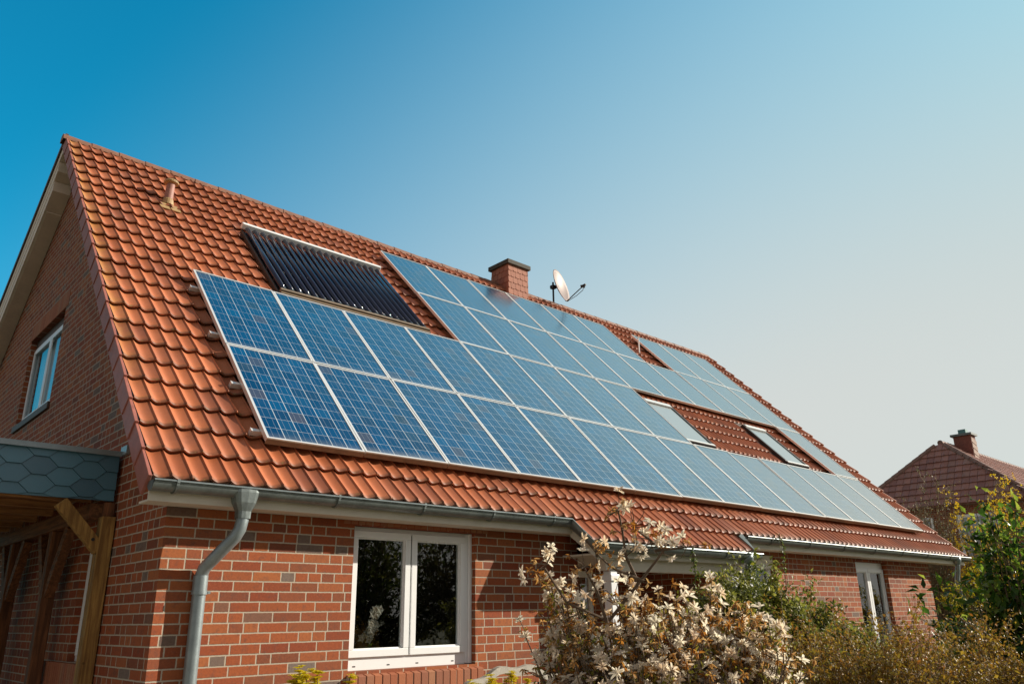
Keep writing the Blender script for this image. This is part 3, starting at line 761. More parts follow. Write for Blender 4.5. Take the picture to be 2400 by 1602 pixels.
for r in range(4):
    Hh = VB[r+1]-VB[r]-.012; Wd = 1-.010; fw = .020
    mb = MB()
    for a, b, c_, d in ((0, Wd, 0, fw), (0, Wd, Hh-fw, Hh), (0, fw, fw+.0004, Hh-fw-.0004), (Wd-fw, Wd, fw+.0004, Hh-fw-.0004)): mb.box(a, b, c_, d, -.045, 0)
    proto = None
    for k, c_ in enumerate(ROWS[r]):
        loc = RP(c_+.005, VB[r]+.006, rng.uniform(-.002, .002))
        e = empty('solar_panel', loc, lab(r, k, c_), 'solar panel', 'solar panels on the tiled roof', rot=(TH+rng.uniform(-.004, .004), rng.uniform(-.004, .004), 0))
        if proto is None:
            fo = mb.build('frame', ALU, e, local=True)
            m2 = MB(); m2.box(fw+.0006, Wd-fw-.0006, fw+.0006, Hh-fw-.0006, -.030, -.006); go = m2.build('cells', CELLS, e, local=True)
            go['cell'] = (Hh-.044)/10
            m3 = MB(); m3.box(.0, Wd, -.004, -.0004, -.062, -.010); eo = m3.build('edge_strip', ALU_D, e, local=True) if r == 0 else None
            proto = (fo, go, eo)
        else:
            for q in proto:
                if q is None: continue
                d_ = q.copy(); COL.objects.link(d_); d_.parent = e
# mounting rails that stick out left of the array
for i_, v in enumerate((.18, .95, 1.92, 2.98)):
    mb = MB(); mb.box(-.075, 7.9, v-.02, v+.02, -.100, -.050, RP); mb.box(-.080, -.0752, v-.024, v+.024, -.104, -.046, RP)
    tag(mb.build('mounting_rail', ALU), ['lowest mounting rail end poking out left of the solar panels', 'second lowest mounting rail end left of the solar panels', 'second highest mounting rail end left of the solar panels', 'highest mounting rail end left of the solar panels'][i_], 'rail', 'mounting rails under the solar panels')

# ================================================================== evacuated tube collector
TU0, TU1, TV0, TV1, TH_ = 1.17, 3.53, 3.56, 5.62, -.035
coll = empty('tube_collector', RP(1.17, 3.5, -.05), 'solar thermal collector of dark glass tubes above the blue panels', 'solar collector')
mb = MB(); mb.box(TU0-.02, TU1+.02, TV1-.058, TV1, -.058, .035, RP); mb.build('manifold', WHITE, coll, bevel=.012)
mb = MB(); mb.box(TU0, TU1, TV0-.055, TV0-.008, -.10, -.002, RP); mb.box(TU0, TU1, TV0-.10, TV0-.058, -.10, -.03, RP); mb.build('bottom_rail', ALU_D, coll)
mb = MB(); mb.box(TU0-.022, TU0+.006, TV0-.10, TV1-.087, -.11, -.062, RP); mb.box(TU1-.006, TU1+.022, TV0-.10, TV1-.087, -.11, -.062, RP); mb.build('side_rail', DARKBR, coll)
nb = NB('tube_glass'); P = nb.pos().outputs['Position']
TUBE = nb.done(nb.bsdf((.004, .010, .040), .05, None, IOR=1.6, Specular_IOR_Level=.5))
mb = MB(); mb.box(TU0+.007, TU1-.007, TV0-.007, TV1-.088, -.105, -.085, RP); mb.build('back_plate', DARK, coll)
mb = MB()
for k in range(21):
    u = TU0+.06+(TU1-TU0-.12)*(k-.5)/19
    if TU0+.01 < u < TU1-.02: mb.box(u-.009, u+.009, TV0-.006, TV1-.089, -.0845, -.040, RP)
mb.build('reflector', ALU, coll)  # bright strips added between the tubes to stand in for highlight lines
NT = 20
for k in range(NT):
    u = TU0+.06+(TU1-TU0-.12)*k/(NT-1)
    mb = MB(); mb.tube([RP(u, TV0+.015, TH_), RP(u, TV1-.09, TH_)], .036, 14); t_ = mb.build('glass_tube', TUBE, coll, smooth=True)
    mb = MB(); mb.tube([RP(u, TV0-.006, TH_), RP(u, TV0+.03, TH_)], .040, 10); mb.build('end_clip', ZINC_D, t_)

# ================================================================== satellite dish and mast
dish = empty('satellite_dish', (9.12, 5.33, 8.36), 'pale satellite dish with feed arm on the ridge behind the solar panels', 'satellite dish')
d3 = np.array((.30, -.90, .24)); d3 /= np.linalg.norm(d3)
rt = np.cross((0, 0, 1.), d3); rt /= np.linalg.norm(rt); upv = np.cross(d3, rt)
dc = np.array((9.36, 5.30, 8.84))
mb = MB(); vs_ = []; nr, na = 8, 32
for i in range(nr+1):
    r = i/nr
    for k in range(na):
        a = 2*math.pi*k/na
        vs_.append(dc + rt*(.36*r*math.cos(a)) + upv*(.42*r*math.sin(a)) + d3*(.085*(r*r-1)))
mb.add(vs_, [(i*na+k, i*na+(k+1) % na, (i+1)*na+(k+1) % na, (i+1)*na+k) for i in range(nr) for k in range(na)])
dm = mat_plain('dish_paint', (.26, .20, .185), .5, var=.06, scale=4)
o = mb.build('reflector', dm, dish, smooth=True); mo = o.modifiers.new('s', 'SOLIDIFY'); mo.thickness = .012
mb = MB(); mb.tube([(9.12, 5.33, 8.25), (9.12, 5.33, 8.86)], .022, 12); mb.build('pole', DARK, dish)
mb = MB(); bk = dc-d3*.095; mb.tube([(9.12, 5.33, 8.74), bk], .028, 8); mb.box(9.07, 9.17, 5.28, 5.38, 8.70, 8.78); mb.tube([(9.05, 5.36, 8.74), (9.2, 5.28, 8.735)], .018, 8); mb.build('bracket', DARK, dish)
lo = dc-upv*.42+d3*.0; lnb = lo+d3*.52+upv*.16
mb = MB(); mb.tube([lo, lo+d3*.02-upv*.02, lnb], .012, 8); mb.tube([lo-upv*.03+d3*.03, lo+d3*.28-upv*.0, lnb-d3*.05-upv*.10, lnb], .007, 6); mb.tube([bk-upv*.12, lo], .009, 6); mb.build('feed_arm', DARK, dish)
mb = MB(); mb.tube([lnb+d3*.05, lnb-d3*.04], .028, 12); mb.tube([lnb-d3*.04, lnb-d3*.07], .038, 12); mb.tube([lnb, lnb-upv*.06], .02, 8); mb.build('feed_horn', DARK, dish)
mb = MB(); a = np.array(RP(10.55, 5.75, -.10)); mb.tube([a, a+(0, 0, .36)], .016, 10); mb.tube([a+(0, 0, .36), a+(.0, 0, .37)], .022, 10)
o = mb.build('vent_stub', WHITE); tag(o, 'thin white pipe standing on the tiles in the gap of the top panel row', 'pipe')

# ================================================================== carport beside the gable
SL = NB('slate'); g_ = SL.pos(); f_ = SL.noise(g_.outputs['Position'], 14, 5, .65)
c_ = SL.ramp(g_.outputs['Random Per Island'], [(0, (.055, .17, .24)), (.5, (.075, .22, .30)), (1, (.045, .13, .19))])
SLATE = SL.done(SL.bsdf(SL.mix(SL.M('MULTIPLY', f_, .5), c_, (.10, .16, .19)), .38, SL.bump(f_, .25, .006), Specular_IOR_Level=.6))
CPY, CX_R = 1.26, -.80
carport = empty('carport', (-3.4, 1.3, 0), 'timber carport with slate shingle fascia against the brick gable', 'carport')
FZ0, FZ1 = 2.615, 3.045
mb = MB(); mb.box(-6.2, CX_R, CPY+.014, CPY+.05, FZ0+.004, FZ1)
mb.build('fascia_board', DARK, carport)
mb = MB(); a_, dx_, b_ = .055, .085, .078; colp = 2*a_+dx_
i0 = int((6.2)/colp)+2
for i in range(i0):
    xc = CX_R - .04 - colp*i
    for j in range(-1, 5):
        zc = FZ0 + .02 + j*2*b_ + (b_ if i % 2 else 0)
        pts = [(xc-a_, zc-b_), (xc+a_, zc-b_), (xc+a_+dx_, zc), (xc+a_, zc+b_), (xc-a_, zc+b_), (xc-a_-dx_, zc)]
        q = [(min(max(x, -6.2), CX_R-.001), min(max(z, FZ0), FZ1-.002)) for x, z in pts]
        if max(z for _, z in q)-min(z for _, z in q) < .01 or max(x for x, _ in q)-min(x for x, _ in q) < .01: continue
        s_ = .982
        cxm = sum(x for x, _ in q)/6; czm = sum(z for _, z in q)/6
        q = [(cxm+(x-cxm)*s_, czm+(z-czm)*s_) for x, z in q]
        yy = lambda z: CPY - .004 - .016*(1-(z-zc+b_)/(2*b_))
        v6 = [(x, yy(z), z) for x, z in q]+[(x, CPY+.010, z) for x, z in q]
        mb.add(v6, [tuple(range(6))]+[(i6, 6+i6, 6+(i6+1) % 6, (i6+1) % 6) for i6 in range(6)])
mb.build('slate_shingles', SLATE, carport)
mb = MB(); mb.box(-6.2, CX_R+.005, CPY-.04, CPY+.10, FZ1+.001, FZ1+.012); mb.box(-6.2, CX_R+.005, CPY-.044, CPY-.034, FZ1-.035, FZ1+.0005); mb.build('edge_trim', ZINC_L, carport)
mb = MB(); mb.box(-6.2, -.78, CPY+.10, 7.4, 2.90, 3.035); mb.build('flat_roof', DARK, carport)
mb = MB(); x = -6.2
for k in range(46):
    y = CPY+.06+k*.135
    if y > 7.2: break
    mb.box(-6.2, -.79, y, y+.128, 2.845+.0005*(k % 2), 2.88)
mb.build('ceiling_boards', WOODX, carport)
for k in range(7):
    y = 1.30+k*.62
    mb = MB(); mb.box(-6.2, -.97, y, y+.085, 2.60, 2.844); mb.build('rafter', WOODX, carport, bevel=.006)
mb = MB(); mb.box(-.965, -.845, 1.33, 7.2, 2.455, 2.599); mb.build('wall_beam', WOODY, carport, bevel=.008)
mb = MB(); mb.box(-.89, -.775, 1.19, 1.315, 0, 2.475); mb.build('post', WOOD, carport, bevel=.008)
mb = MB(); mb.box(-.873, -.79, 1.23, 1.29, 2.4755, 2.599); mb.build('post_head', WOODZ, carport)
mb = MB()
def brace(mb, p0, p1, w_, y0, y1):
    d = np.array(p1)-np.array(p0); d = d/np.linalg.norm(d); nn = np.array((-d[1], d[0]))*w_/2
    q = [np.array(p0)-nn, np.array(p0)+nn, np.array(p1)+nn, np.array(p1)-nn]
    mb.hexa([(a[0], y0, a[1]) for a in (q[0], q[3], q[2], q[1])]+[(a[0], y1, a[1]) for a in (q[0], q[3], q[2], q[1])])
brace(mb, (-.865, 2.19), (-1.225, 2.575), .105, 1.205, 1.285); mb.build('brace', WOOD, carport, bevel=.006)
mb = MB(); mb.tube([(-.935, 1.2055, 2.275), (-.935, 1.198, 2.275)], .014, 10); mb.build('bolt', DARK, carport)
for y in (2.56, 4.22):
    mb = MB(); mb.box(-.96, -.845, y-.06, y+.06, 0, 2.454); mb.build('post', WOODZ, carport, bevel=.008)
    mb = MB()
    for sgn in (-1, 1):
        p0 = np.array((y+sgn*.055, 1.86)); p1 = np.array((y+sgn*.50, 2.46)); d = (p1-p0)/np.linalg.norm(p1-p0); nn = np.array((-d[1], d[0]))*.05
        q = [p0-nn, p0+nn, p1+nn, p1-nn]
        mb.hexa([(-.945, a[0], a[1]) for a in q]+[(-.865, a[0], a[1]) for a in q])
    mb.build('brace', WOODY, carport)
for x in (-6.1,):
    for y in (1.25, 4.2, 7.0):
        mb = MB(); mb.box(x, x+.115, y-.06, y+.06, 0, 2.60); mb.build('post', WOODZ, carport)
# lead flashing where the carport meets the gable
mb = MB(); mb.box(-.80, -.768, 1.10, 1.259, 3.02, 3.10); mb.build('flashing', ZINC_L, carport)

# ================================================================== plants
def tube_np(mb, pts, r0, r1, n=5):
    k = len(pts); mb.tube(pts, [r0+(r1-r0)*i/(k-1) for i in range(k)], n, caps=False)
def unit(v): return v/(np.linalg.norm(v)+1e-9)
class Plant:
    def __init__(s, seed): s.r = np.random.RandomState(seed); s.wood = MB(); s.tips = []; s.nodes = []
    def grow(s, p, d, L, rad, depth, wig=.25, up=.12, nchild=(2, 4), ratio=.68, spread=.75, n=5, keep=.6):
        r = s.r; steps = max(3, int(L/.07) if L < .5 else 7); p = np.array(p, float); d = unit(np.array(d, float)); pts = [p.copy()]
        for i in range(steps):
            d = unit(d + r.normal(0, wig, 3)*.5 + np.array((0, 0, up)))
            p = p + d*L/steps; pts.append(p.copy())
            if depth <= 1: s.nodes.append((p.copy(), d.copy()))
        tube_np(s.wood, pts, rad, rad*keep, n if depth > 0 else 3 if rad < .004 else 4)
        if depth == 0: s.tips.append((pts[-1], d)); return
        for k in range(r.randint(nchild[0], nchild[1]+1)):
            i = r.randint(max(1, steps//3), steps+1); q = pts[i]
            dd = unit(d + r.normal(0, spread, 3))
            s.grow(q, dd, L*ratio*r.uniform(.7, 1.2), rad*keep*.75, depth-1, wig, up, nchild, ratio, spread, n, keep)
        s.grow(pts[-1], d, L*ratio, rad*keep, depth-1, wig, up, nchild, ratio, spread, n, keep)
def leaf(mb, p, d, nrm, L, W, t, fold=.25, droop=.15, shade=None):
    d = unit(d); side = unit(np.cross(d, nrm)); up = np.cross(side, d)
    a = p; m1 = p + d*L*.45 + up*L*.06; tip = p + d*L - up*L*droop
    l = p + d*L*.42 + side*W*.5 + up*W*fold; r_ = p + d*L*.42 - side*W*.5 + up*W*fold
    mb.add([a, r_, tip, l, m1], [(0, 1, 4), (1, 2, 4), (2, 3, 4), (3, 0, 4)]); mb.cols += [(t, t, t, 1)]*5
def scatter_leaves(mb, spots, rs, per, L, W, jit=.04, out=None, tr=(0, 1)):
    for p, d in spots:
        for k in range(per):
            dd = unit(d*.5 + rs.normal(0, .8, 3)); nn = unit(rs.normal(0, .6, 3)+np.array((0, 0, 1.)))
            s_ = rs.uniform(.65, 1.25)
            leaf(mb, p+rs.normal(0, jit, 3), dd, nn, L*s_, W*s_, rs.uniform(*tr))

# ---- star magnolia with white and withered flowers
def petal(mb, p, d, nrm, L, W, t, droop=.2):      # strap petal with a blunt tip
    d = unit(d); side = unit(np.cross(d, nrm)); up = np.cross(side, d)
    q = [p, p+d*L*.5+side*W*.46+up*W*.15, p+d*L*.92+side*W*.30-up*L*droop*.7, p+d*L-up*L*droop, p+d*L*.92-side*W*.30-up*L*droop*.7, p+d*L*.5-side*W*.46+up*W*.15]
    mb.add(q, [(0, 5, 4, 3), (0, 3, 2, 1)]); mb.cols += [(t, t, t, 1)]*6
PETAL = mat_leaf('white_petals', [(0, (.93, .87, .82)), (.6, (.94, .84, .77)), (1, (.84, .66, .52))], .6, .64, .2)
WITHER = mat_leaf('withered_petals', [(0, (.58, .25, .045)), (.4, (.62, .34, .11)), (.75, (.70, .50, .27)), (1, (.42, .19, .055))], .7, .52, .2)
YGREEN = mat_leaf('young_leaves', [(0, (.16, .17, .02)), (.5, (.27, .26, .035)), (1, (.38, .30, .06))], .5, .4)
mc = np.array((.52, -3.78, 0))
mag = empty('magnolia_shrub', tuple(mc), 'star magnolia shrub covered in white and withered brown flowers', 'shrub')
pl = Plant(11); rs = pl.r
def wp(px, py, d): return ray_point(px, py, d)
lobes = [((1335, 1530, 3.95), (.25, .24, .25), 44), ((1310, 1400, 3.95), (.13, .14, .11), 12), ((1530, 1520, 3.95), (.34, .30, .29), 105), ((1640, 1480, 4.1), (.27, .28, .22), 70),
         ((1745, 1555, 4.0), (.30, .28, .23), 100), ((1480, 1610, 3.8), (.46, .35, .25), 90), ((1700, 1640, 3.85), (.42, .35, .25), 80), ((1465, 1415, 4.0), (.14, .14, .14), 9)]
spots = []
for (a_, b_, d_), r_, n_ in lobes:
    c_ = wp(a_, b_+22, d_); r_ = np.array(r_)
    for k in range(int(n_*1.1)):
        t = unit(rs.normal(0, 1, 3)); e = c_ + r_*t*rs.uniform(.35, 1.06)
        s0 = np.array((mc[0]+rs.normal(0, .09), mc[1]+rs.normal(0, .09), rs.uniform(.05, .5)))*np.array((.75, .75, 1))+np.array((c_[0], c_[1], 0))*np.array((.25, .25, 0))
        mid = (s0+e)/2+np.array((0, 0, -.10))+rs.normal(0, .06, 3)
        pts = [s0*(1-q)**2+2*mid*q*(1-q)+e*q*q+(rs.normal(0, .010, 3) if 0 < q < 1 else 0) for q in np.linspace(0, 1, 9)]
        tube_np(pl.wood, pts, rs.uniform(.006, .011), .003, 5)
        for j in range(8):
            q = rs.randint(4, 9); dd = unit(unit(pts[q]-pts[q-1])+rs.normal(0, .7, 3)); L_ = rs.uniform(.05, .13)
            p2 = pts[q]+dd*L_*.5+rs.normal(0, .012, 3); p3 = pts[q]+dd*L_+np.array((0, 0, .02))
            tube_np(pl.wood, [pts[q], p2, p3], .0035, .0018, 4)
            spots.append((p3, dd)); pl.nodes.append((p2, dd))
        spots.append((e, unit(pts[-1]-pts[-2])))
# the long branches that stand above the rest
for pth in (((1420, 1450), (1500, 1365), (1540, 1300), (1520, 1255), (1490, 1225)), ((1500, 1365), (1470, 1300), (1455, 1250), (1440, 1200)), ((1540, 1300), (1600, 1275), (1545, 1262)), ((1420, 1450), (1330, 1400), (1285, 1345), (1262, 1330)), ((1420, 1450), (1400, 1380), (1375, 1330)), ((1500, 1365), (1430, 1330), (1395, 1290))):
    pts = [wp(a_, b_, 3.9)+rs.normal(0, .012, 3) for a_, b_ in pth]
    tube_np(pl.wood, pts, .009, .004, 6)
    for i in range(1, len(pts)):
        for j in range(9 if i == len(pts)-1 else 4):
            dd = unit(rs.normal(0, 1, 3)+np.array((0, 0, .3))); L_ = rs.uniform(.03, .11); p3 = pts[i]+dd*L_
            tube_np(pl.wood, [pts[i], pts[i]+dd*L_*.5+rs.normal(0, .008, 3), p3], .003, .0016, 4); spots.append((p3, dd))
for k in range(7):
    a = rs.uniform(0, 6.28); tube_np(pl.wood, [mc+np.array((.1*math.cos(a), .1*math.sin(a), 0)), mc+np.array((.16*math.cos(a), .16*math.sin(a), .5)), mc+np.array((.32*math.cos(a), .30*math.sin(a), 1.15))], .022, .009, 6)
pl.tips = spots
pl.wood.build('branches', BARK, mag)
pet, wit, lea = MB(), MB(), MB()
def blossom(p, d, fresh, size):
    n_ = rs.randint(8, 13) if fresh else rs.randint(5, 10)
    ax = unit(d+rs.normal(0, .4, 3)); e1 = unit(np.cross(ax, (.3, .2, .9))); e2 = np.cross(ax, e1); base_t = rs.uniform(0, 1)
    for k in range(n_):
        a = 6.283*k/n_+rs.uniform(-.2, .2); o_ = e1*math.cos(a)+e2*math.sin(a)
        opn = rs.uniform(.6, 1.5) if fresh else rs.uniform(-.2, 2.6)
        dd = unit(ax*math.cos(opn)+o_*math.sin(opn) + (np.zeros(3) if fresh else rs.normal(0, .3, 3)-np.array((0, 0, .4))))
        L_ = size*rs.uniform(.8, 1.15)*(1 if fresh else .8)
        petal(pet if fresh else wit, p, dd, unit(ax+rs.normal(0, .2, 3)), L_, L_*(.42 if fresh else .34), min(1, max(0, base_t+rs.uniform(-.25, .25))), droop=.3 if fresh else .55)
sel = [q for q in pl.tips if q[0][2] > .9]
rs.shuffle(sel)
for i_, (p, d) in enumerate(sel):
    u = rs.uniform()
    if u < .44: blossom(p, d, True, .035)
    elif u < .86: blossom(p, d, False, .033)
nd = [q for q in pl.nodes if q[0][2] > .8]
idx_ = rs.permutation(len(nd))
for i_ in idx_[:2000]: blossom(nd[i_][0], nd[i_][1], rs.uniform() < .30, .030)
scatter_leaves(lea, [nd[i_] for i_ in idx_[1200:]], rs, 4, .036, .013, .018)
pet.build('blossoms', PETAL, mag); wit.build('withered_blossoms', WITHER, mag); lea.build('leaves', YGREEN, mag)

# ---- shrubs: one routine, each its own shape, twigs and leaves
def shrub(name, label, cat, base, blobs, stops, nleaf, L, W, seed, twigs=60, bark=BARK, rough=.45, trans=.3, shell=.5, tw_r=.006, flowers=None, group=None, per=3, out_bias=.6, arch=0., zmin=-9):
    rs = np.random.RandomState(seed); root = empty(name, tuple(base), label, cat, group)
    wood = MB(); lv = MB(); spots = []
    base = np.array(base, float)
    vols = np.array([b[1][0]*b[1][1]*b[1][2] for b in blobs]); vols /= vols.sum()
    ends = []
    for (c_, r_), fr in zip(blobs, vols):
        c_ = np.array(c_); r_ = np.array(r_)
        for k in range(max(3, int(twigs*fr))):
            t = unit(rs.normal(0, 1, 3)); t[2] = t[2]*.8+.15
            e = c_ + r_*t*rs.uniform(.55, 1.08 if not arch else .98)
            s0 = base + np.array((rs.normal(0, .12), rs.normal(0, .12), 0)) + (c_-base)*np.array((.25, .25, 0))
            mid = (s0+e)/2 + (c_-s0)*.18 + rs.normal(0, .07, 3) + np.array((0, 0, arch))
            pts = [s0*(1-q)**2+2*mid*q*(1-q)+e*q*q + (rs.normal(0, .012, 3) if 0 < q < 1 else 0) for q in np.linspace(0, 1, 8)]
            tube_np(wood, pts, tw_r*rs.uniform(.8, 1.8), tw_r*.35, 4)
            for q in range(4, 8): ends.append((pts[q], unit(pts[q]-pts[q-1])))
            for j in range(per):
                q = rs.randint(3, 8); dd = unit(unit(pts[q]-pts[q-1])+rs.normal(0, .6, 3)-np.array((0, 0, arch*2))); Lt = rs.uniform(.12, .32)*float(r_.mean())/.6
                p2 = pts[q]+dd*Lt*.5+rs.normal(0, .02, 3); p3 = pts[q]+dd*Lt
                tube_np(wood, [pts[q], p2, p3], tw_r*.45, tw_r*.25, 3)
                ends += [(p2, dd), (p3, dd), (pts[q]*.5+p2*.5, dd)]
    wood.build('branches', bark, root)
    ends_all = ends; ends = [q for q in ends if q[0][2] > zmin]
    k = rs.randint(0, len(ends), nleaf)
    for i in k:
        p, d = ends[i]; s_ = rs.uniform(.6, 1.3)
        leaf(lv, p+rs.normal(0, L*.6, 3), unit(d*.6+rs.normal(0, .7, 3)), unit(rs.normal(0, .5, 3)+np.array((.2, -.2, 1.))), L*s_, W*s_, rs.uniform())
    lv.build('leaves', mat_leaf(name+'_leaf', stops, rough, trans), root)
    if flowers:
        fs_, nf, sz, fst, fblob = flowers; fl = MB()
        if fblob is not None:
            c_, r_ = np.array(fblob[0]), np.array(fblob[1])
            ee = [q for q in ends if (((q[0]-c_)/r_)**2).sum() < 1] or ends
        else: ee = ends
        for i in rs.randint(0, len(ee), nf):
            p, d = ee[i]
            for q in range(rs.randint(3, 8)):
                t_ = rs.uniform(); pp = p+rs.normal(0, sz*1.2, 3)
                for a in range(4): leaf(fl, pp, unit(rs.normal(0, 1, 3)), unit(rs.normal(0, 1, 3)), sz*rs.uniform(.7, 1.2), sz*.5, t_)
        fl.build('flowers', mat_leaf(name+'_flower', fst, .6, .3), root)
    return root
# arching green shrub in front of the porch
shrub('cotoneaster_shrub', 'arching green shrub with small leaves behind the magnolia, before the porch', 'shrub', (4.6, -1.95, 0),
      [((4.30, -1.80, 1.48), (.60, .45, .50)), ((4.85, -2.10, 1.25), (.62, .45, .50)), ((5.35, -2.45, .88), (.52, .42, .48))],
      [(0, (.06, .075, .016)), (.45, (.15, .165, .03)), (.8, (.27, .28, .045)), (1, (.42, .40, .09))], 62000, .060, .027, 21, twigs=330, bark=BARK_L, tw_r=.006, per=4, arch=.35, trans=.42, zmin=.95)
# brown twiggy hedge along the lower right
hb_ = []
for k in range(7):
    q = ray_point(1800+k*110, 1560, 5.3+.35*math.sin(k*1.7)); hb_.append(((q[0], q[1], .98+.05*math.sin(k*2.3)), (.46, .50, .56)))
hc = np.mean([b[0] for b in hb_], 0)
shrub('spirea_hedge', 'brown and olive twiggy hedge across the lower right corner', 'hedge', (hc[0], hc[1], 0), hb_,
      [(0, (.16, .080, .018)), (.35, (.30, .165, .028)), (.65, (.22, .175, .022)), (.9, (.42, .28, .035)), (1, (.34, .13, .022))], 70000, .030, .015, 5, twigs=700, bark=BARK_L, tw_r=.004, per=6, trans=.42, zmin=.72)
# tall dark shrub with glossy leaves at the right edge
rb = [((8.55, -3.0, 2.15), (.62, .6, .78)), ((8.9, -3.25, 1.55), (.8, .7, 1.0)), ((8.15, -2.55, 1.25), (.55, .5, .80)), ((8.9, -3.4, 2.45), (.5, .5, .5)), ((8.55, -2.9, .8), (.8, .7, .7))]
shrub('laurel_tree', 'tall shrub with big glossy green leaves at the right edge', 'tree', (8.9, -2.95, 0), rb,
      [(0, (.02, .05, .008)), (.4, (.055, .13, .018)), (.75, (.19, .31, .035)), (1, (.42, .46, .08))], 5200, .15, .062, 8, twigs=150, bark=BARK_L, tw_r=.012, rough=.3, trans=.58, per=3)
# forsythias
shrub('forsythia_shrub', 'yellow flowering forsythia rising above the green shrub, before the far house', 'shrub', (16.9, -.1, 0),
      [((16.85, -.15, 3.35), (.75, .75, .85)), ((17.3, -.5, 3.95), (.55, .5, .55)), ((16.8, -.1, 2.4), (.7, .7, .9))],
      [(0, (.08, .10, .02)), (.5, (.15, .17, .03)), (1, (.24, .22, .04))], 900, .06, .022, 31, twigs=100, bark=BARK_L, tw_r=.010,
      flowers=(0, 420, .05, [(0, (.82, .58, .015)), (.5, (.88, .68, .03)), (1, (.80, .50, .012))], None), per=4)
shrub('kerria_shrub', 'small yellow flowered bush beside the house end, below the downpipe', 'shrub', (13.2, -1.05, 0),
      [((13.05, -1.0, 1.65), (.45, .5, .55)), ((13.2, -1.1, 1.0), (.6, .55, .8))],
      [(0, (.02, .04, .008)), (1, (.08, .11, .02))], 4500, .06, .03, 33, twigs=90, tw_r=.008,
      flowers=(0, 120, .04, [(0, (.50, .45, .015)), (1, (.68, .58, .02))], ((12.95, -.95, 1.9), (.42, .5, .42))), per=4)
# pale grey-green shrub behind the end of the house
shrub('willow_shrub', 'sparse grey green upright shrub behind the far roof corner', 'shrub', (16.3, .95, 0),
      [((16.15, .95, 3.15), (.62, .6, 1.0)), ((16.5, .55, 3.6), (.45, .5, 1.0)), ((16.3, .8, 2.2), (.7, .7, .9))],
      [(0, (.10, .10, .05)), (.5, (.19, .18, .09)), (1, (.30, .27, .15))], 5200, .06, .024, 41, twigs=150, bark=BARK_L, tw_r=.010, per=4)
# dark low bush and dead stump against the house corner
shrub('holly_bush', 'dark low bush in the shade at the house end, under the yellow flowers', 'shrub', (11.6, -1.5, 0),
      [((11.4, -1.35, .85), (.60, .6, .62)), ((12.4, -1.8, .95), (.8, .7, .8))],
      [(0, (.012, .022, .006)), (.7, (.03, .045, .010)), (1, (.10, .05, .03))], 5200, .06, .03, 43, twigs=120, tw_r=.008, per=4)
# green climber on the porch post and its tendrils
def climber(label, pts, nleaf, seed, spread, L):
    rs = np.random.RandomState(seed); root = empty('climbing_plant', tuple(pts[0]), label, 'climber', 'climbing plants at the porch eave')
    wood, lv = MB(), MB(); P_ = [np.array(p) for p in pts]
    tube_np(wood, P_, .007, .003, 5); wood.build('stem', BARK, root)
    for k in range(nleaf):
        i = rs.randint(0, len(P_)-1); t = rs.uniform(); p = P_[i]*(1-t)+P_[i+1]*t
        leaf(lv, p+rs.normal(0, spread, 3), unit(rs.normal(0, 1, 3)+np.array((0, -.6, .1))), unit(rs.normal(0, .5, 3)+np.array((0, -.6, .8))), L*rs.uniform(.6, 1.3), L*.5, rs.uniform())
    lv.build('leaves', YG2, root); return root
YG2 = mat_leaf('climber_leaf', [(0, (.05, .09, .012)), (.6, (.12, .17, .02)), (1, (.26, .27, .03))], .45, .4)
climber('leafy green climber round the porch post beside the white hopper', [(6.55, -.62, .6), (6.50, -.62, 1.4), (6.55, -.60, 1.9), (6.50, -.62, 2.22)], 420, 3, .085, .085)
climber('thin tendril hanging from the middle of the porch gutter', [(5.16, -.66, 2.30), (5.14, -.68, 2.15), (5.17, -.67, 2.0), (5.12, -.66, 1.80)], 60, 4, .018, .05)
climber('long tendril hanging from the right gutter past the white shutter box', [(7.62, -.42, 2.62), (7.68, -.43, 2.45), (7.66, -.42, 2.2), (7.70, -.40, 1.9)], 70, 5, .018, .05)
# yellow flowering plants under the front window
YEL = mat_leaf('yellow_flower', [(0, (.62, .50, .012)), (1, (.78, .66, .03))], .6, .3)
def yellow_plant(x, y, z, label, n_, seed, w_):
    rs = np.random.RandomState(seed); root = empty('wallflower', (x, y, 0), label, 'flower', 'yellow flowers below the front window')
    st, fl, lv = MB(), MB(), MB()
    for k in range(n_):
        bx = x+rs.uniform(-.12, .12); by = y+rs.uniform(-.10, .10); tp = np.array((x+rs.uniform(-w_, w_), y+rs.uniform(-.12, .12), z*rs.uniform(.93, 1.02)))
        pts = [np.array((bx, by, 0)), np.array(((bx+tp[0])/2, (by+tp[1])/2, z*.6)), tp]; tube_np(st, pts, .007, .003, 5)
        for q in range(26):
            h = rs.uniform(0, .13); pp = tp - np.array((0, 0, h)) + rs.normal(0, .012, 3)
            for a in range(4):
                an = a*1.57+rs.uniform(-.3, .3); leaf(fl, pp, np.array((math.cos(an), math.sin(an), .35)), np.array((0, 0, 1.)), .034, .028, rs.uniform())
        for q in range(24):
            t = rs.uniform(.2, .85); pp = pts[1]*(1-t)+tp*t; leaf(lv, pp, unit(rs.normal(0, 1, 3)+np.array((0, 0, .3))), np.array((0, 0, 1.)), .06, .018, rs.uniform())
    st.build('stems', BARK_L, root); fl.build('flowers', YEL, root); lv.build('leaves', YG2, root)
yellow_plant(-.50, -2.0, 1.37, 'upright yellow flower spikes below the brick wall, left of the front window', 8, 1, .16)
yellow_plant(1.05, -1.85, 1.215, 'clump of yellow flowers in front of the ornate bench back', 11, 2, .24)

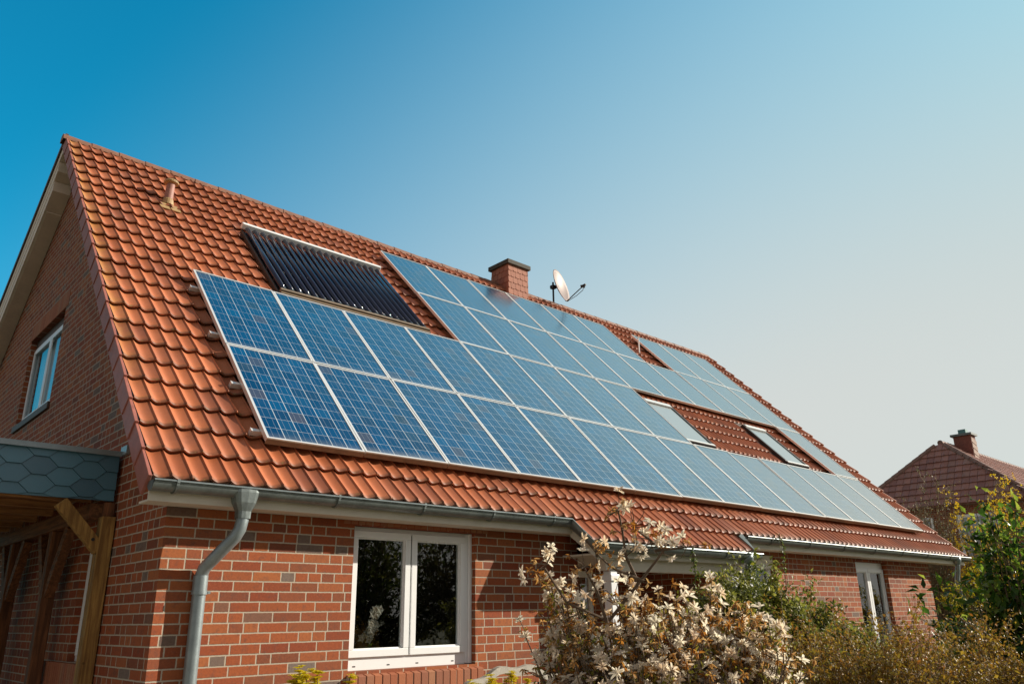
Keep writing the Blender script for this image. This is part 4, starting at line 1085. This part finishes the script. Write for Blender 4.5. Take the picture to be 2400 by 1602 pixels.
# ---- garden behind the photographer, mirrored in the front windows
def back_tree(label, x, y, h, r, seed, stops):
    shrub('garden_tree', label, 'tree', (x, y, 0), [((x, y, h*.55), (r, r*.8, h*.45)), ((x+.3*r, y, h*.8), (r*.7, r*.6, h*.25))], stops, 3800, .17, .08, seed, twigs=90, tw_r=.018, per=3, group='trees across the garden', trans=.55)
GS = [(0, (.03, .06, .012)), (.6, (.12, .16, .03)), (1, (.30, .30, .07))]
back_tree('dense green tree mirrored in the left pane of the front window', 5.2, -11.8, 4.6, 1.7, 61, GS)
back_tree('taller green tree mirrored in the right pane of the front window', 8.6, -12.6, 5.4, 2.0, 62, GS)
back_tree('olive brown tree mirrored at the edge of the far front window', 12.6, -12.6, 5.0, 2.0, 63, [(0, (.05, .045, .015)), (1, (.15, .12, .04))])
hx = MB()
yewb = [((x, -14.3, 2.3), (1.5, .6, 2.4)) for x in (1.5, 4., 6.5, 9, 11.5, 14)]
shrub('yew_hedge', 'long dark hedge closing the garden, mirrored low in the front windows', 'hedge', (8, -14.3, 0), yewb, [(0, (.03, .05, .012)), (.6, (.12, .14, .03)), (1, (.30, .28, .08))], 12000, .20, .10, 71, twigs=260, tw_r=.012, trans=.55)

# ================================================================== garden bench by the wall
BCH = mat_plain('bench_stone_paint', (.42, .39, .33), .7, var=.3, scale=22, bump=.4)
bx0, bx1, by = 1.86, 3.05, -.45
bench = empty('garden_bench', (2.45, -.45, 0), 'ornate grey garden bench with curved back beside the front window', 'bench')
def arch(t): return 1.02+.135*math.sin(math.pi*t)**.8+.02*math.cos(6*math.pi*t)
mb = MB(); N_ = 28
for k in range(N_):
    ta, tb = k/N_, (k+1)/N_; xa, xb = bx0+(bx1-bx0)*ta, bx0+(bx1-bx0)*tb
    mb.hexa([(xa, by-.03, arch(ta)-.065), (xb, by-.03, arch(tb)-.065), (xb, by+.03, arch(tb)-.065), (xa, by+.03, arch(ta)-.065), (xa, by-.03, arch(ta)), (xb, by-.03, arch(tb)), (xb, by+.03, arch(tb)), (xa, by+.03, arch(ta))])
mb.build('back_rail', BCH, bench)
mb = MB()
for k in range(7):
    cx_ = bx0+.14+(bx1-bx0-.28)*k/6; ring = [(cx_+.075*math.cos(a), by, .84+.11*math.sin(a)) for a in np.linspace(0, 2*math.pi, 17)]
    mb.tube(ring, .012, 6, caps=False); mb.tube([(cx_, by, .5), (cx_, by, 1.0)], .009, 6)
mb.build('scrollwork', DARK, bench)
mb = MB()
for k in range(5): mb.box(bx0+.03, bx1-.03, by-.44+.09*k, by-.37+.09*k, .43, .455)
mb.build('seat', BCH, bench, bevel=.005)
for x in (bx0, bx1-.06):
    mb = MB(); mb.box(x, x+.06, by-.03, by+.03, 0, 1.0); mb.build('leg', BCH, bench, bevel=.008)
    mb = MB(); mb.box(x, x+.06, by-.45, by-.39, 0, .62); mb.box(x, x+.06, by-.46, by-.031, .621, .66); mb.build('leg', BCH, bench, bevel=.008)

# ---- orchid on the inner window sill
mb = MB()
for z, r in ((1.17, .055), (1.19, .058), (1.29, .072), (1.295, .066)): mb.v += [(1.27+r*math.cos(a), .26+r*math.sin(a), z) for a in np.linspace(0, 2*math.pi, 17)[:-1]]; mb.n += 16
mb.f = [(i*16+k, i*16+(k+1) % 16, (i+1)*16+(k+1) % 16, (i+1)*16+k) for i in range(3) for k in range(16)]
orch = empty('potted_orchid', (1.27, .26, 1.17), 'white flowering potted orchid on the sill inside the front window\'s left pane', 'houseplant')
mb.build('pot', CLAY, orch); mb = MB(); fl = MB(); lv = MB(); rs = np.random.RandomState(9)
st = [np.array(q) for q in ((1.27, .26, 1.28), (1.28, .24, 1.45), (1.31, .21, 1.62), (1.33, .185, 1.68))]; tube_np(mb, st, .005, .003, 6); mb.build('stem', YGREEN, orch)
for k in range(30):
    t = rs.uniform(.30, 1); i = min(2, int(t*3)); p = st[i]*(1-(t*3-i))+st[i+1]*(t*3-i)+rs.normal(0, .018, 3)
    for a in np.linspace(0, 6.28, 6)[:-1]: leaf(fl, p, np.array((math.cos(a), -.25, math.sin(a))), np.array((0, -1., 0)), .046, .038, rs.uniform())
fl.build('flowers', PETAL, orch)
for k in range(7):
    a = rs.uniform(0, 6.28); leaf(lv, np.array((1.27, .26, 1.29)), np.array((math.cos(a), math.sin(a)*.6-.3, .5)), np.array((0, 0, 1.)), .17, .055, rs.uniform(), droop=.4)
lv.build('leaves', mat_leaf('orchid_leaf', [(0, (.05, .12, .02)), (1, (.12, .22, .03))], .35, .2), orch)
mb = MB(); mb.box(.92, 2.34, .18, .42, 1.13, 1.168); mb.build('inner_sill', WHITE, w1)

# ================================================================== neighbouring house
A = np.array((34.35, 6.29, 8.58))
nh = empty('neighbour_house', (36, 6.3, 0), 'distant brown roofed house with hipped end and brick chimney', 'house')
NT_ = mat_tile('brown_tile', False, pal=[(0, (.30, .145, .115)), (.4, (.38, .19, .15)), (.8, (.25, .12, .10)), (1, (.35, .20, .16))])
HX, HZ = 32.25, 5.62                  # lower edge of the half hip
k_ = .785; hw = (A[2]-HZ)/k_
def tiled_plane(mb, O_, eu, ev, nu, nv, clip, pu=.30, pv=.345, lift=.045):
    nrm = unit(np.cross(eu, ev))
    for j in range(nv):
        for i in range(nu):
            u0, u1, v0, v1 = i*pu, (i+1)*pu-.012, j*pv, (j+1)*pv+.02
            lim = clip((v0+v1)/2)
            if lim is None: continue
            a, b = max(u0, lim[0]), min(u1, lim[1])
            if b-a < .02: continue
            q = lambda u, v, h: O_+eu*u+ev*v+nrm*h
            cx_ = (a+b)/2; j_ = rng.uniform(-.006, .006)
            vs_ = [q(a, v0, 0), q(b, v0, 0), q(a, v0, lift+j_), q(cx_-.05, v0, lift+.022+j_), q(b, v0, lift+j_), q(a, v1, .0), q(cx_-.05, v1, .012), q(b, v1, .0)]
            mb.add(vs_, [(0, 1, 4, 3, 2), (2, 3, 6, 5), (3, 4, 7, 6)]); mb.cols += [(i*.3+.1, j*.347-.5, 0, 1)]*8
hipL = math.hypot(A[0]-HX, A[2]-HZ); ev = np.array((A[0]-HX, 0, A[2]-HZ))/hipL
mb = MB(); O_ = np.array((HX, A[1]+hw, HZ)); tiled_plane(mb, O_, np.array((0, -1., 0)), ev, int(2*hw/.3)+1, int(hipL/.345)+1, lambda v: (hw*min(1, v/hipL), 2*hw-hw*min(1, v/hipL)) if v < hipL else None)
mb.build('hip_roof', NT_, nh)
EZ = 2.9; hw2 = (A[2]-EZ)/k_; sl_ = math.hypot(hw2, A[2]-EZ); XE = 50.
mb = MB(); O_ = np.array((HX-.3, A[1]-hw2, EZ)); ev2 = np.array((0, hw2, A[2]-EZ))/sl_
vh = sl_*(HZ-EZ)/(A[2]-EZ)
def clip2(v):
    if v > sl_: return None
    a = 0 if v < vh else (A[0]-HX+.3)*(v-vh)/(sl_-vh)
    return (a, XE-HX)
tiled_plane(mb, O_, np.array((1., 0, 0)), ev2, 56, int(sl_/.345)+1, clip2)
mb.build('roof', NT_, nh)
mb = MB(); mb.quad((HX-.3, A[1]+hw2, EZ), (XE, A[1]+hw2, EZ), (XE, A[1], A[2]-.02), (A[0], A[1], A[2]-.02)); mb.quad((HX, A[1]+hw, HZ-.03), (HX, A[1]-hw, HZ-.03), (A[0], A[1]-.01, A[2]-.05), (A[0], A[1]+.01, A[2]-.05))
mb.build('rear_roof', VERGE, nh)
mb = MB()
def caps(mb, p, q, r=.12, step=.38):
    p, q = np.array(p, float), np.array(q, float); L_ = np.linalg.norm(q-p); d = (q-p)/L_; n_ = int(L_/step)
    for i in range(n_): mb.tube([p+d*(i*step-.02), p+d*((i+1)*step+.02)], [r, r*.86], 10)
caps(mb, A+np.array((0, 0, -.03)), (XE, A[1], A[2]-.03)); caps(mb, (HX, A[1]+hw, HZ), A); caps(mb, (HX, A[1]-hw, HZ), A)
mb.build('ridge_tiles', mat_plain('brown_ridge', (.25, .15, .12), .75, var=.3, scale=4), nh)
mb = MB(); gx = HX+.25
mb.add([(gx, A[1]-hw2+.5, 0), (gx, A[1]+hw2-.5, 0), (gx, A[1]+hw2-.5, EZ+.2), (gx, A[1]+hw, HZ-.05), (gx, A[1]-hw, HZ-.05), (gx, A[1]-hw2+.5, EZ+.2)], [(0, 5, 4, 3, 2, 1)])
mb.quad((gx, A[1]-hw2+.5, 0), (XE, A[1]-hw2+.5, 0), (XE, A[1]-hw2+.5, EZ+.3), (gx, A[1]-hw2+.5, EZ+.3))
mb.build('wall', BRICK, nh)
for yy in (A[1]-2.2, A[1]+.2):
    mb = MB(); frame_box(mb, 0, 1.5, 3.4, 5.2, 0, .1, .12); mb.v = [(gx-.05+b, yy+a, c_) for a, b, c_ in mb.v]
    wnd = mb.build('window', WHITE, nh); mb = MB(); mb.box(gx-.02, gx-.005, yy+.121, yy+1.379, 3.521, 5.079); mb.build('pane', SKYPANE, wnd)
# its chimney and a roof window
c0 = np.array((36.0, 5.55)); mb = MB(); mb.box(c0[0], c0[0]+.62, c0[1], c0[1]+.72, 6.8, 9.02); nch = mb.build('chimney', mat_plain('dark_brick', (.20, .075, .055), .85, var=.35, scale=9), nh)
mb = MB(); mb.box(c0[0]-.09, c0[0]+.71, c0[1]-.09, c0[1]+.81, 9.021, 9.12); mb.build('cap', ZINC_D, nch)
mb = MB(); mb.box(c0[0]+.16, c0[0]+.46, c0[1]+.2, c0[1]+.52, 9.121, 9.34); mb.build('flue', mat_plain('patina', (.10, .24, .24), .6), nch)
mb = MB()
for k in range(6): mb.hexa([(c0[0]+.02, c0[1]-.02, 8.92-.26*k-.2), (c0[0]+.60, c0[1]-.02, 8.92-.26*k-.34), (c0[0]+.60, c0[1]-.002, 8.92-.26*k-.34), (c0[0]+.02, c0[1]-.002, 8.92-.26*k-.2), (c0[0]+.02, c0[1]-.035, 8.92-.26*k), (c0[0]+.60, c0[1]-.035, 8.92-.26*k-.14), (c0[0]+.60, c0[1]-.002, 8.92-.26*k-.14), (c0[0]+.02, c0[1]-.002, 8.92-.26*k)])
mb.build('slats', mat_plain('pale_slats', (.40, .30, .25), .8, var=.3), nch)
